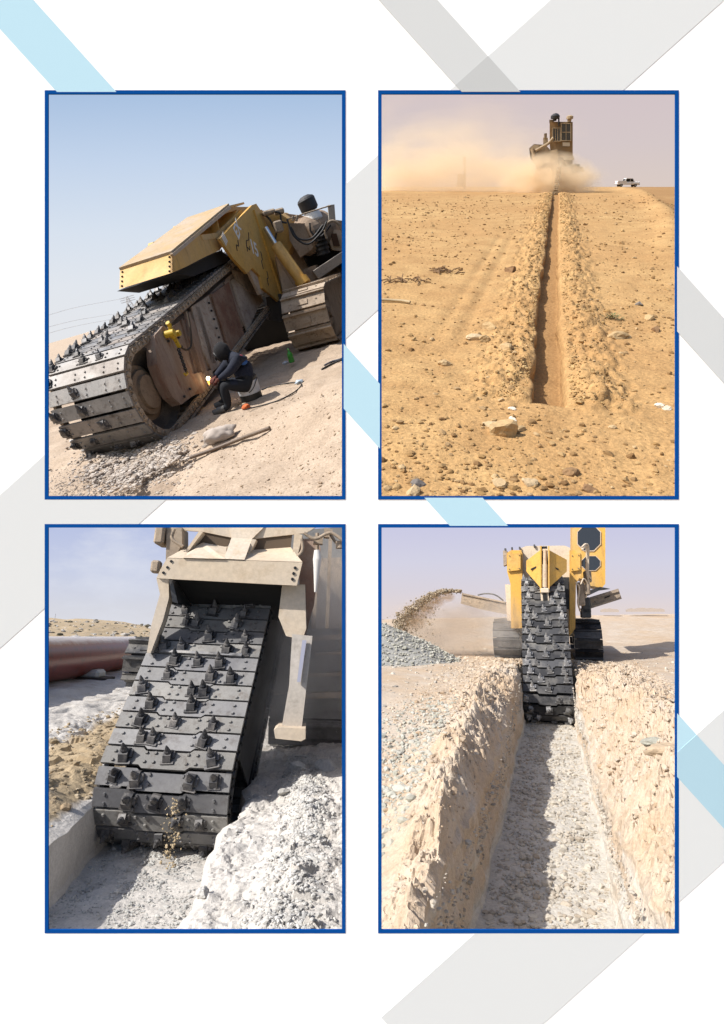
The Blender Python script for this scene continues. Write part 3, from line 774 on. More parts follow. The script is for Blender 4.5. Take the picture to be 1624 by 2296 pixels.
    b = MB(); b.prism([at(x, y, 14.6) for x, y in ((1370, 860), (1500, 820), (1600, 800), (1600, 930), (1420, 960))], (0, .3, 0)); b.build('dark_bay', black_in, r)
    b = MB(); b.prism([at(x, y, 13.9) for x, y in ((1432, 960), (1590, 855), (1600, 905), (1460, 1000))], (0, .25, 0)); b.build('beam', paint('grey_dust_beam', (.27, .23, .20), (.38, .33, .28), .6, 1.0, .75), r)
    b = MB(); b.prism([at(x, y, 14.1) for x, y in ((1380, 950), (1440, 930), (1470, 985), (1400, 1030), (1340, 1010))], (.2, .6, 0)); b.build('bracket', mud, r)
    b = MB(); b.prism([at(x, y, 14.4) for x, y in ((1480, 740), (1600, 750), (1600, 860), (1530, 850))], (0, .6, 0)); b.build('side_box', yellow_dust, r)
    b = MB(); b.prism([at(x, y, 14.38) for x, y in ((1518, 765), (1550, 765), (1568, 830), (1535, 830))], (0, -.02, 0)); b.build('opening', plain('brown_void', (.08, .04, .02), .9), r)
    b = MB(); q = at(1488, 810, 14.2); b.cyl(q - np.array([.1, 0, .25]), q + np.array([-.05, .1, .3]), .15, .15, 14)
    for k in range(6): p = q + np.array([-.1 + .008 * k, 0, -.25 + .1 * k]); b.cyl(p, p + np.array([0, 0, .04]), .17, .17, 14)
    b.build('air_hose', rubber, r)
    b = MB(); b.lathe(at(1438, 718, 14.5), [(0, 0), (.20, .02), (.24, .12), (.2, .26), (.1, .30), (0, .3)], 18); b.build('white_tank', plain('white_tank', (.66, .65, .63), .5), r)
    b = MB(); top = at(1412, 640, 14.5); bot = at(1440, 702, 14.5); ax = unit(top - bot); b.cyl(bot, top, .085, .085, 12); b.lathe(top - ax * .04, [(0, 0), (.17, .0), (.22, .05), (.225, .26), (.2, .30), (.1, .35), (0, .36)], 20, ax); b.build('intake_cap', rubber, r)
    q = [at(1295, 690, 14.0), at(1400, 655, 14.0), at(1520, 618, 14.0)]; b = MB(); b.tube(arc3(q, 6), .016, 6); b.tube([at(1322, 700, 14.0), at(1322, 672, 14.0)], .02, 6); b.tube([at(1340, 700, 14.0), at(1345, 668, 14.0)], .03, 6); b.build('handrail', mud_steel, r)
    b = MB(); b.prism([at(x, y, 14.0) for x, y in ((1506, 616), (1540, 612), (1546, 692), (1512, 694))], (0, .06, 0)); b.build('rail_post', paint('grey_post', (.3, .28, .26), (.4, .36, .31), .5), r)
    q0 = at(1536, 760, 13.9); hx = at(1580, 760, 13.9) - q0; rr = np.linalg.norm(hx); b = MB(); b.tube([q0 + np.array([math.cos(a) * rr, 0, math.sin(a) * rr * 1.2]) for a in np.linspace(-.2, 3.5, 20)], .03, 7); b.build('hoop_guard', mud_steel, r)
    for i, pts in enumerate((((1290, 690), (1330, 780), (1400, 820), (1470, 760), (1500, 700)), ((1310, 730), (1350, 790), (1420, 790), (1480, 720)), ((1250, 720), (1230, 800), (1250, 850)), ((1410, 710), (1420, 760), (1470, 780), (1520, 720)), ((1165, 660), (1200, 690), (1230, 740), (1260, 700)), ((1230, 650), (1255, 660), (1262, 700), (1290, 710)))):
        hose('hose', [at(x, y, 13.85 + .03 * i) for x, y in pts], .022, rubber, r)
    b = MB(); b.box(at(1250, 650, 14.1), (.22, .2, .12), bev=.03); b.box(at(1195, 655, 14.0), (.3, .2, .10), bev=.03); b.box(at(1245, 730, 13.9), (.2, .2, .25), bev=.03); b.build('valve_block', mud_steel, r)
    b = MB(); b.prism([at(x, y, 14.8) for x, y in ((1130, 640), (1600, 640 + 60), (1620, 1120), (1250, 1120), (1180, 900))], (.3, 2.0, 0)); b.build('chassis', mud, r)
    b = MB(); b.prism([at(x, y, 13.6) for x, y in ((1180, 1100), (1260, 1080), (1300, 1180), (1260, 1230), (1200, 1220))], (0, .6, 0)); b.build('pivot', steel_black, r)
    # crawler
    c0, c1 = PL1.on(1330, 1400) - o_, PL1.on(1560, 1340) - o_; mid = (c0 + c1) / 2; wid = .98
    crawler(r, np.array([mid[0], mid[1], 0]) + np.array([0, 0, .62]) + B1 * .5, B1, np.array([0, 0, 1.]), W1, .60, 4.0, 32, wid, paint('muddy_pads', (.25, .18, .12), (.42, .34, .26), .75, 1.6, .8, 0, grime=(.12, .085, .06)), mud, .055)
    far = mid - W1 * 3.4; crawler(r, np.array([far[0], far[1], 0]) + np.array([0, 0, .62]) + B1 * .6, B1, np.array([0, 0, 1.]), W1, .60, 4.0, 32, wid, mud_steel, mud, .055)
    b = MB(); b.prism([at(x, y, 15.5) for x, y in ((1100, 1200), (1300, 1150), (1300, 1350), (1080, 1380))], (0, 1.5, 0)); b.build('underside', black_in, r)
p1_machine()

# chain hoist hanging on the boom's side
def hoist():
    on = lambda zx, zy, w=.16: PL1.on(zx, zy, W1, C1 + W1 * w); a = on(690, 1290)
    r = thing('chain_hoist', 'yellow lever chain hoist hanging on the side of the digging boom', 'chain hoist', PL1.place(a)); y = plain('hoist_yellow', (.50, .33, .02), .6)
    e = lambda x, z_, w=.16: on(x, z_, w) - a
    MB().tube([e(664, 1232), e(675, 1245), e(682, 1270)], .035, 8).build('top_hook', y, r)
    b = MB(); b.box(e(690, 1292), (.09, .12, .15), W1, U1, V1, .03); b.cyl(e(676, 1290) - W1 * .07, e(676, 1290) + W1 * .08, .052, .052, 14); b.cyl(e(706, 1292) - W1 * .07, e(706, 1292) + W1 * .08, .042, .042, 14); b.build('housing', y, r)
    MB().bar(e(704, 1318), e(728, 1362), .05, .04).build('lever', y, r)
    b = MB(); p0, p1 = e(722, 1370), e(762, 1488); n = 12
    for i in range(n):
        c = p0 + (p1 - p0) * ((i + .5) / n); D = unit(p1 - p0); S_ = unit(np.cross(D, W1)) if i % 2 else W1; h = np.linalg.norm(p1 - p0) / n * .72
        b.tube([c + D * h * math.sin(t) + S_ * .022 * math.cos(t) for t in np.linspace(0, 2 * math.pi, 11)], .010, 5, False)
    b.build('load_chain', steel_black, r)
    MB().tube([e(764, 1486), e(770, 1500), e(760, 1508), e(752, 1498)], .018, 7).build('bottom_hook', y, r)
    hose('hand_chain', [e(708, 1330), e(745, 1368), e(775, 1372), e(790, 1340), e(784, 1260), e(770, 1185), e(766, 1170)], .016, plain('dark_cord', (.05, .035, .02), .8), r)
hoist()

# the welder crouching on a drum
def skin_mesh(name, joints, edges, radii, sub=2):
    me = bpy.data.meshes.new(name); me.from_pydata([tuple(map(float, j)) for j in joints], edges, [])
    o = bpy.data.objects.new(name, me); COL.objects.link(o)
    sk = o.modifiers.new('skin', 'SKIN'); sk.use_smooth_shade = True
    for i, rr in enumerate(radii):
        v = me.skin_vertices[0].data[i]; v.radius = (rr, rr) if not hasattr(rr, '__len__') else rr; v.use_root = i == 0
    ss = o.modifiers.new('sub', 'SUBSURF'); ss.levels = sub; ss.render_levels = sub
    dg = bpy.context.evaluated_depsgraph_get(); out = bpy.data.meshes.new_from_object(o.evaluated_get(dg)); bpy.data.objects.remove(o)
    for p in out.polygons: p.use_smooth = True
    out.name = name; return out
def welder():
    T = 8.55; A = lambda x, y, d=0.0: PL1.at(x, y, T + d)
    base = A(1060, 1650); base[2] = float(p1_z(base[0], base[1])); e = lambda x, y, d=0.0: A(x, y, d) - base
    r = thing('person', 'person in dark blue clothes and black hood sitting on a drum, torch in hand', 'person', PL1.place(base))
    navy = paint('navy_cloth', (.006, .010, .026), (.020, .023, .034), .2, 4.0, .9, 0, grime=(.02, .024, .035)); black = plain('black_cloth', (.008, .008, .010), .95); trous = paint('dark_trousers', (.005, .007, .012), (.020, .019, .021), .2, 3.0, .9)
    J = [e(1085, 1548), e(1072, 1500), e(1045, 1450), e(1012, 1418), e(985, 1402), e(965, 1395),          # 0-5 pelvis .. neck, head base
         e(1035, 1428, -.20), e(990, 1490, -.24), e(935, 1530, -.10),                                      # 6-8 near arm
         e(1000, 1425, .22), e(950, 1480, .22), e(912, 1520, .08),                                         # 9-11 far arm
         e(1070, 1560, -.12), e(955, 1560, -.16), e(985, 1668, -.14), e(975, 1690, -.14), e(1035, 1692, -.16),   # 12-16 near leg, ankle, toe (toe right)
         e(1060, 1555, .12), e(940, 1552, .16), e(968, 1640, .16), e(930, 1660, .18)]
    # trunk, arms, legs as one surface; feet point towards the boom
    J[15] = e(965, 1682, -.14); J[16] = e(930, 1690, -.14)
    ed = [(0, 1), (1, 2), (2, 3), (3, 4), (4, 5), (3, 6), (6, 7), (7, 8), (3, 9), (9, 10), (10, 11), (0, 12), (12, 13), (13, 14), (14, 15), (15, 16), (0, 17), (17, 18), (18, 19), (19, 20)]
    rad = [.165, .16, .17, .15, .075, .06, .085, .062, .042, .085, .062, .042, .115, .082, .055, .05, .042, .115, .082, .055, .042]
    me = skin_mesh('body', J, ed, [q_ * 1.08 for q_ in rad])
    for m in (navy, trous): me.materials.append(m)
    leg = [np.array(J[i]) for i in (12, 13, 14, 15, 16, 17, 18, 19, 20)]; top = [np.array(J[i]) for i in (1, 2, 3, 6, 7, 8, 9, 10, 11)]
    for p in me.polygons:
        c = np.array(p.center); p.material_index = 1 if min(np.linalg.norm(c - q) for q in leg) < min(np.linalg.norm(c - q) for q in top) * .9 else 0
    link('body', me, r)
    hd = e(952, 1390); fwd = unit(e(915, 1425) - e(965, 1380))
    V_ = ICO3 * np.array([.125, .13, .155]); V_ = V_ * (1 + .05 * np.sin(V_[:, :1] * 40 + 1) * np.cos(V_[:, 2:] * 37)); V_ = V_ + np.outer(np.clip(-V_[:, 2] - .04, 0, 1) * .6, -fwd)
    me = bpy.data.meshes.new('hood'); raw_mesh(me, V_ + hd, ICOF3); me.polygons.foreach_set('use_smooth', np.ones(len(ICOF3), bool)); me.materials.append(black); link('hood', me, r)
    up_ = unit(np.array([-.25, 0, 1.])); rt = unit(np.cross(fwd, up_)); up_ = np.cross(rt, fwd); face = hd + fwd * .105
    b = MB()                                                          # mask: brow, eye slit, nose and jaw under the hood
    b.lathe(face - fwd * .03, [(.085, 0), (.088, .03), (.07, .045), (0, .05)], 16, fwd); b.build('face_mask', plain('mask_black', (.014, .014, .016), .6), r)
    b = MB(); b.box(face + up_ * .03 + fwd * .015, (.11, .02, .03), rt, fwd, up_, .008); b.build('goggles', plain('goggle_glass', (.02, .025, .02), .15), r)
    b = MB(); b.prism([face - rt * .014 + up_ * .012 + fwd * .015, face + rt * .014 + up_ * .012 + fwd * .015, face + rt * .02 - up_ * .03 + fwd * .015, face - rt * .02 - up_ * .03 + fwd * .015], fwd * .028); b.build('nose_cover', plain('mask_cloth', (.016, .015, .015), .95), r)
    glove = plain('red_brown_glove', (.13, .04, .03), .9)
    for (h, d2, nm) in ((J[8], J[7], 'glove'), (J[11], J[10], 'glove')):
        h = np.array(h); D = unit(h - np.array(d2)); S_ = unit(np.cross(D, (0, 0, 1))); N = np.cross(S_, D)
        jj = [h - D * .03, h + D * .05]; ee = [(0, 1)]; rr = [.040, .042]
        for k, (off, ln_) in enumerate(((-.032, .060), (-.011, .070), (.011, .066), (.032, .052))):
            q = h + D * .075 + S_ * off; jj += [q, q + D * ln_ * .5 - N * .012, q + D * ln_ * .7 - N * .045]; n = len(jj); ee += [(1, n - 3), (n - 3, n - 2), (n - 2, n - 1)]; rr += [.013, .012, .010]
        q = h + D * .02 - S_ * .045; jj += [q, q + D * .04 - S_ * .012 - N * .02]; n = len(jj); ee += [(1, n - 2), (n - 2, n - 1)]; rr += [.015, .012]
        me = skin_mesh(nm, jj, ee, rr, 1); me.materials.append(glove); link(nm, me, r)
    shoe = plain('grey_shoe', (.10, .10, .10), .8)
    for (a, t_) in ((J[15], J[16]), (J[19], J[20])):
        a, t_ = np.array(a), np.array(t_); D = unit((t_ - a) * np.array([1, 1, 0])); z0 = min(a[2], t_[2]) - .045
        me = skin_mesh('shoe', [np.array([a[0], a[1], z0 + .05]) - D * .04, np.array([a[0], a[1], z0 + .045]) + D * .10, np.array([a[0], a[1], z0 + .035]) + D * .20], [(0, 1), (1, 2)], [.052, .055, .040], 2); me.materials.append(shoe); link('shoe', me, r)
    for (zx, zy, d_, sc_, m) in ((1046, 1418, -.165, (.055, .035, .05), plain('red_print', (.30, .03, .05), .9)), (1064, 1438, -.155, (.06, .035, .045), plain('blue_print', (.02, .08, .28), .9))):
        me = bpy.data.meshes.new('back_print'); raw_mesh(me, ICO3 * np.array(sc_) + e(zx, zy, d_), ICOF3); me.polygons.foreach_set('use_smooth', np.ones(len(ICOF3), bool)); me.materials.append(m); link('back_print', me, r)
    # torch in the hands and its flame
    h = np.array(J[8]) + base; h2 = np.array(J[11]) + base; sp = PL1.on(878, 1525, W1, C1 + W1 * .12)
    t = thing('cutting_torch', 'thin cutting torch held by the crouching person', 'torch', PL1.place(h)); tip = sp + (h - sp) * .18
    MB().tube(arc3([h - h + np.array([.12, -.02, -.05]), np.zeros(3), tip - h], 6), .012, 7).build('torch_tube', steel_dark, t)
    MB().cyl((tip - h) * .96, (tip - h), .018, .010, 8).build('nozzle', plain('brass', (.5, .35, .12), .4, .8), t)
    f = thing('flame', 'bright burning flame at the torch tip', 'flame', PL1.place(sp)); D = unit(sp - h)
    MB().lathe(-D * .06, [(0, 0), (.025, .03), (.034, .06), (.022, .10), (0, .14)], 14, D).build('core', plain('flame_core', (1, .9, .7), 1, emit=(1.0, .82, .5), es=9.0), f)
    MB().lathe(-D * .02, [(0, 0), (.018, .03), (.026, .06), (.012, .10), (0, .13)], 12, unit(D * .3 + np.array([-.2, .1, -1]))).build('glow_tongue', plain('flame_orange', (1, .5, .15), 1, emit=(1.0, .40, .08), es=2.2), f)
    li = bpy.data.lights.new('flame_light', 'POINT'); li.energy = 2.2 * K1 * K1; li.color = (1, .62, .28); li.shadow_soft_size = .05 * K1; lo = bpy.data.objects.new('flame_light', li); COL.objects.link(lo); lo.parent = f; lo.location = Vector(tuple(-D * .18 + np.array([.05, -.12, .05])))
    # the drum
    b0 = A(1118, 1658, .02); b0[2] = float(p1_z(b0[0], b0[1])); top = A(1100, 1560, .02); hgt = .36
    d = thing('drum', 'white and black plastic drum used as a seat', 'drum', PL1.place(b0) @ Matrix.Rotation(math.radians(0), 4, 'Y')); bl = plain('black_plastic', (.012, .013, .014), .5)
    MB().lathe((0, 0, 0), [(0, 0), (.165, 0), (.17, .02), (.17, .10)], 28).build('base', bl, d)
    MB().lathe((0, 0, 0), [(.168, .10), (.172, .11), (.176, .28), (.172, .29)], 28).build('label_band', plain('drum_white', (.50, .53, .58), .6), d)
    MB().lathe((0, 0, 0), [(.172, .29), (.178, .30), (.182, hgt - .02), (.17, hgt), (0, hgt)], 28).build('rim', bl, d)
    b = MB(); b.tube([np.array([.185 * math.cos(a), .185 * math.sin(a), .30 - .16 * math.sin((a + .2) * 1.0) ** 2]) for a in np.linspace(-1.7, 1.4, 16)], .006, 5); b.build('handle', bl, d)
welder()

# things lying on the sand
def lying(name, lab, cat, pts, r, mat, lift=.015):
    Q = [g1(*p) + np.array([0, 0, lift]) for p in pts]; return tag(hose(name, Q, r, mat, None, PL1.M), lab, cat)
lying('steel_bar', 'long rusty bar lying on the sand below the crouching person', 'bar', ((788, 1952), (920, 1905), (1060, 1850), (1205, 1797)), .024, paint('rusty_bar', (.12, .08, .055), (.25, .2, .15), .4), .03)
lying('cable', 'thin black cable running from the drum over the sand to the right', 'cable', ((1085, 1690), (1160, 1672), (1260, 1640), (1340, 1595), (1368, 1560), (1330, 1550), (1210, 1570), (1160, 1590)), .010, rubber)
lying('hose_line', 'dark hose snaking on the sand near the right edge', 'hose', ((1475, 1482), (1510, 1462), (1560, 1440), (1620, 1420)), .016, rubber)
lying('hose_line', 'second dark hose just above the other at the right edge', 'hose', ((1490, 1460), (1530, 1440), (1580, 1425), (1640, 1400)), .016, plain('blue_grey_hose', (.05, .06, .09), .6))
lying('steel_bar', 'short dark bar lying by the foot of the boom', 'bar', ((700, 1800), (780, 1715), (850, 1640)), .02, steel_dark, .05)
q = g1(1318, 1440); b0 = thing('green_bottle', 'green plastic bottle standing in front of the crawler', 'bottle', PL1.place(q) @ Matrix.Scale(.62, 4)); gr = plain('green_plastic', (.03, .26, .03), .35)
MB().lathe((0, 0, 0), [(0, 0), (.085, 0), (.095, .03), (.09, .16), (.095, .20), (.085, .27), (.03, .36), (.028, .40)], 20).build('body', gr, b0); MB().lathe((0, 0, .40), [(.034, 0), (.034, .04), (0, .04)], 14).build('cap', plain('pale_green_cap', (.25, .6, .2), .5), b0)
def crumple(name, lab, cat, zx, zy, r, mat, seed, sq=(1, .8, .6)):
    rg = np.random.default_rng(seed); k_ = rg.normal(size=(6, 3)) * 4.5; V = ICO3 * (1 + sum(.09 * np.sin(ICO3 @ k_[i] + i) for i in range(6)))[:, None] * np.array(sq); me = bpy.data.meshes.new(name); raw_mesh(me, V, ICOF3); me.polygons.foreach_set('use_smooth', np.ones(len(ICOF3), bool)); me.materials.append(mat)
    return tag(link(name, me, None, PL1.place(g1(zx, zy) + np.array([0, 0, r * sq[2] * .6])) @ Matrix.Scale(r, 4)), lab, cat)
crumple('rag', 'crumpled pale rag lying above the long bar', 'rag', 945, 1845, .17, plain('pale_rag', (.38, .33, .29), .95), 5, (1.2, .8, .6))
crumple('rag', 'small orange cloth beside the shoe of the crouching person', 'cloth', 1078, 1680, .06, plain('orange_cloth', (.55, .13, .04), .9), 6)
crumple('plastic_bag', 'small pale plastic bag left of the green bottle', 'bag', 1285, 1450, .06, plain('pale_plastic', (.5, .54, .6), .4), 7)
crumple('plastic_bag', 'clear bluish plastic scrap beside the loop of the black cable', 'bag', 1358, 1553, .07, plain('blue_plastic', (.38, .45, .52), .35), 8)
for (x, y, r_, sd, lab) in ((865, 1880, .06, 3, 'pale stone left of the rag'), (665, 1970, .07, 4, 'flat pale stone at the right foot of the rubble'), (470, 2080, .06, 5, 'pale stone low on the shaded slope'), (805, 1815, .05, 6, 'stone by the foot of the boom')):
    stone_at(PL1, p1_z, x, y, 0, r_, sd, p1_st, 'stone', lab, None, (1.1, .8, .6), sd, 'stone')
# pylon and wires far off
p = PL1.at(478, 1150, 95); tp = PL1.at(463, 1092, 95); D = tp - p; p = p - D * .6; D = D * 1.6
py = thing('power_pylon', 'lattice power pylon faint on the far horizon', 'pylon', PL1.place(p)); gm = plain('pylon_grey', (.62, .64, .66), .8)
H = np.linalg.norm(D); b = MB()
for sx in (-1, 1):
    for sy in (-1, 1): b.bar((sx * .7, sy * .7, 0), (sx * .12, sy * .12, H), .06, .06)
for i in range(7):
    z0, z1 = H * i / 7, H * (i + 1) / 7; w0, w1 = .7 - .58 * i / 7, .7 - .58 * (i + 1) / 7
    for sy in (-1, 1): b.bar((-w0, sy * w0, z0), (w1, sy * w1, z1), .03, .03); b.bar((w0, sy * w0, z0), (-w1, sy * w1, z1), .03, .03)
b.build('lattice', gm, py); b = MB()
for f in (.72, .84, .96): b.bar((-1.1, 0, H * f), (1.1, 0, H * f), .08, .08)
b.build('crossarm', gm, py)
for i, (y0, y1, lab) in enumerate(((1205, 1100, 'uppermost of the three power lines at the left'), (1265, 1175, 'middle power line at the left'), (1300, 1200, 'lowest of the three power lines at the left'))):
    pts = [PL1.at(-60, y0 + 18, 60), PL1.at(150, y0 - (y0 - y1) * .42, 72), PL1.at(300, y0 - (y0 - y1) * .72, 84), PL1.at(466, y1, 95)]
    tag(hose('power_line', pts, .02, gm, None, PL1.M, 5), lab, 'power line')

# ================================================================== upper right: narrow trench in orange sand, dusty trencher, pickup
C2 = lambda t: lerp(t, [(0, .30), (7.5, .28), (11, .21), (24, .11), (38, .03), (49, -.08), (200, -.08)])
def p2_z(x, t):
    x, t = np.broadcast_arrays(np.asarray(x, float), np.asarray(t, float)); s = x - C2(t)
    lev = lerp(t, [(0, -.1), (7.5, -.1), (11, .03), (24, .68), (31, 1.12), (38, 1.50), (43, 1.66), (60, 1.78), (110, 1.90), (190, 1.975)])
    rid = (.065 * np.exp(-((s + .50) / .28) ** 2) + .085 * np.exp(-((s - .52) / .26) ** 2)) * sstep(5.6, 7.2, t) * sstep(46, 38, t)
    rough = sstep(.21, .34, np.abs(s)) * sstep(1.2, .7, np.abs(s)) * sstep(5.7, 6.4, t) * sstep(46, 40, t)
    z = lev + rid * (1 + .5 * fbm(s * 2, t * 1.3, 3, 70)) + rough * (.05 * np.abs(fbm(s * 5, t * 3.5, 4, 71)) + .03 * fbm(s * 11, t * 9, 2, 72) + .05 * chunks(s, t, .16, 21))
    xb = lerp(t, [(0, 3.0), (18, 3.35), (24, 4.2), (29, 4.7), (38, 4.9), (60, 5.7), (100, 7.8), (190, 10)])
    berm = (.20 * np.exp(-((x - xb) / .55) ** 2) - .38 * sstep(xb, xb + 1.4, x)) * sstep(15, 24, t) * sstep(120, 70, t)
    rut = -.035 * np.exp(-((s + 1.35) / .12) ** 2) - .03 * np.exp(-((s + 1.75) / .10) ** 2)
    return z + berm + rut * sstep(7, 10, t) * sstep(26, 18, t) + .022 * fbm(x * .8, t * .8, 4, 73) + .012 * fbm(x * 4, t * 4, 3, 74) * sstep(40, 15, t)
def p2_ground():
    t = np.concatenate([np.geomspace(3.0, 48, 420), np.geomspace(48.5, 190, 90)])
    s = np.concatenate([-np.geomspace(1.3, 120, 120)[::-1], np.linspace(-1.27, -.24, 44), [-.210, -.200, -.188], np.linspace(-.175, .175, 14), [.188, .200, .210], np.linspace(.24, 1.27, 44), np.geomspace(1.3, 120, 120)])
    Sx, Ty = np.meshgrid(s, t, indexing='ij'); X = Sx + C2(Ty)
    z = p2_z(X, Ty)
    a = 120 + 44; b = a + 3; c = b + 14
    dep = lerp(t, [(0, 0), (6.15, 0), (6.23, .23), (11, .22), (24, .20), (31, .19), (38, .16), (44, .10), (47, 0), (200, 0)])[None]
    fl = p2_z(C2(Ty), Ty) - .04 * 0 - dep + .010 * fbm(Sx * 6, Ty * 4, 3, 9)
    zk = z.copy(); z[b:c] = fl[b:c]
    for j, f in ((0, .93), (1, .55), (2, .12)):
        z[a + j] = fl[b] + (z[a - 1] - fl[b]) * f; z[c + 2 - j] = fl[c - 1] + (z[c + 3] - fl[c - 1]) * f
    z = np.where((dep > .005) | (np.abs(Sx) > .225), z, zk)
    X = X + (dep > .005) * np.where((np.abs(Sx) > .18) & (np.abs(Sx) < .34), .035 * fbm(Ty * 1.5, np.sign(Sx), 4, 12) + .012 * vnoise(Ty * 8, np.sign(Sx), 13), 0)
    xb = lerp(Ty, [(0, 3.0), (18, 3.35), (24, 4.2), (29, 4.7), (38, 4.9), (60, 5.7), (100, 7.8), (190, 10)])
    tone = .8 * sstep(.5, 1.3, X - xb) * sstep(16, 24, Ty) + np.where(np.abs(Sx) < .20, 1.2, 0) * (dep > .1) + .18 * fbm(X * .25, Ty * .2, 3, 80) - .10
    return X, Ty + 0 * X, z, tone
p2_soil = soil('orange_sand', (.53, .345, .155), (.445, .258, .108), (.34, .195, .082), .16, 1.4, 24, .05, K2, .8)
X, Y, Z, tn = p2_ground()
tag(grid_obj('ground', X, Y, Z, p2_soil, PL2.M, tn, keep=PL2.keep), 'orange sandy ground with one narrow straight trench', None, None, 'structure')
rng = np.random.default_rng(21)
p2_st = stone('sand_stone', [(.34, .21, .085), (.17, .095, .04), (.42, .28, .13), (.24, .14, .06), (.46, .33, .18)])
n = 24000; t = 3.4 + 36 * rng.uniform(0, 1, n) ** 1.7; x = .3 + (rng.uniform(-.62, .50, n)) * (t + 2.0)
m = ((np.abs(x - C2(t)) > .27) | (t < 6.0)) & (fbm(x * .45, t * .30, 3, 88) + rng.uniform(-.9, .9, n) > -.15); t, x = t[m], x[m]; n = len(t)
tag(scatter('gravel', np.stack([x, t, p2_z(x, t)], -1), np.clip(rng.lognormal(-4.1, .55, n), .008, .05) * (.8 + .03 * t), p2_st, PL2.M, 1, sink=.3), 'small stones and grit strewn over the orange sand', None, None, 'stuff')
n = 7000; t = 6.2 + 34 * rng.uniform(0, 1, n) ** 1.5; x = C2(t) + rng.choice([-1, 1], n) * (.24 + .95 * rng.beta(1.0, 3.2, n))
tag(scatter('rubble', np.stack([x, t, p2_z(x, t)], -1), np.clip(rng.lognormal(-4.25, .55, n), .007, .06) * (.7 + .02 * t), stone('trench_clods', [(.40, .26, .11), (.30, .175, .07), (.46, .32, .15), (.36, .23, .10)]), PL2.M, 2, sink=.3), 'clods thrown up along both lips of the narrow trench', None, None, 'stuff')
p2_rock = stone('tan_rock', [(.46, .34, .20), (.40, .27, .13), (.50, .39, .25)])
def rock2(zx, zy, r, sd, lab, mat=None, sq=(1, .8, .62), det=3, name='rock'): return stone_at(PL2, p2_z, zx, zy, 0, r, sd, mat or p2_rock, name, lab, None, sq, sd * .9, 'rock', det)
rock2(680, 1815, .17, 41, 'biggest angular rock lying just below the near end of the narrow trench', None, (1, .85, .85))
rock2(612, 1775, .085, 42, 'pale slab leaning on the left of the biggest rock', None, (1.1, .8, .6))
rock2(765, 1795, .07, 43, 'pale stone right of the biggest rock', None, (1.1, .7, .5))
rock2(730, 1745, .06, 44, 'white stone behind the biggest rock near the trench end', stone('white_rock', [(.62, .55, .44), (.66, .6, .5)]))
rock2(725, 1690, .05, 45, 'small white stone left of the near trench end', bpy.data.materials['white_rock'])
rock2(1280, 1312, .16, 46, 'largest rock on the right side of the trench', None, (1.2, .8, .62))
rock2(1325, 1312, .10, 47, 'rock touching the right end of the largest right side rock')
rock2(612, 1255, .17, 48, 'rounded rock left of the trench, topmost of the three in a slanting row', None, (1.1, .8, .7))
rock2(535, 1318, .14, 49, 'rock left of the trench, lower left of the three in a slanting row', None, (1.2, .8, .5))
rock2(580, 1322, .11, 50, 'flat stone just right of the lower left rock')
rock2(698, 1362, .16, 51, 'flat rock left of the trench, lower right of the three in a slanting row', None, (1.2, .7, .5))
rock2(722, 968, .20, 52, 'dark round boulder on the left ridge of the trench', stone('dark_rock', [(.26, .16, .08), (.22, .13, .07)]), (1, .9, .8))
rock2(372, 1455, .10, 53, 'lone angular rock far left at mid height', None, (1.1, .8, .7))
rock2(1440, 1212, .12, 54, 'rock towards the right edge above the largest right side rock')
rock2(1388, 1140, .09, 55, 'dark grey stone up right of the green tuft', stone('grey_rock', [(.2, .18, .16), (.16, .14, .13)]))
rock2(1250, 1785, .05, 56, 'round pebble low on the right, alone on smooth sand')
rock2(1033, 2020, .085, 57, 'dark red brown rock at the bottom right of centre', bpy.data.materials['dark_rock'])
rock2(818, 2080, .09, 58, 'tan rock at the bottom centre')
rock2(1128, 2110, .07, 59, 'dark stone at the bottom edge right of centre', bpy.data.materials['dark_rock'])
rock2(228, 2085, .07, 60, 'grey stone near the bottom left corner', bpy.data.materials['grey_rock'])
rock2(205, 2120, .08, 61, 'tan stone below the grey one in the bottom left corner')
rock2(650, 2080, .08, 62, 'flat tan rock at the bottom left of the centre rock')
rock2(1500, 1675, .07, 63, 'white stone near the right edge below mid height', bpy.data.materials['white_rock'])
rock2(1535, 1685, .06, 64, 'second white stone at the right edge, farther right', bpy.data.materials['white_rock'])
rock2(1480, 1275, .10, 65, 'brown stone at right below the lone upper rock', bpy.data.materials['dark_rock'])
kinds = [rock_mesh('stone', 300 + i, p2_st, 2, (1, .8, .6)) for i in range(6)]
LAB = 'loose fist sized stone, one of many strewn over the orange sand'; GRP = 'loose stones strewn over the orange sand'
for i in range(190):
    while True:
        t = 3.6 + 22 * rng.uniform() ** 1.5; x = .3 + rng.uniform(-.62, .5) * (t + 2)
        w_ = np.array(PL2.M @ Vector((x, t, float(p2_z(x, t)))))[None]
        if PL2.keep(w_)[0] and (abs(x - C2(t)) > .5 or t < 5.9): break
    r = (.028 + .030 * rng.uniform() ** 2) * (.85 + .045 * t)
    tag(link('stone', kinds[i % 6], None, PL2.place((x, t, float(p2_z(x, t)) + r * .12), rng.uniform(0, 6.28)) @ Matrix.Scale(r, 4)), LAB, 'stone', GRP)
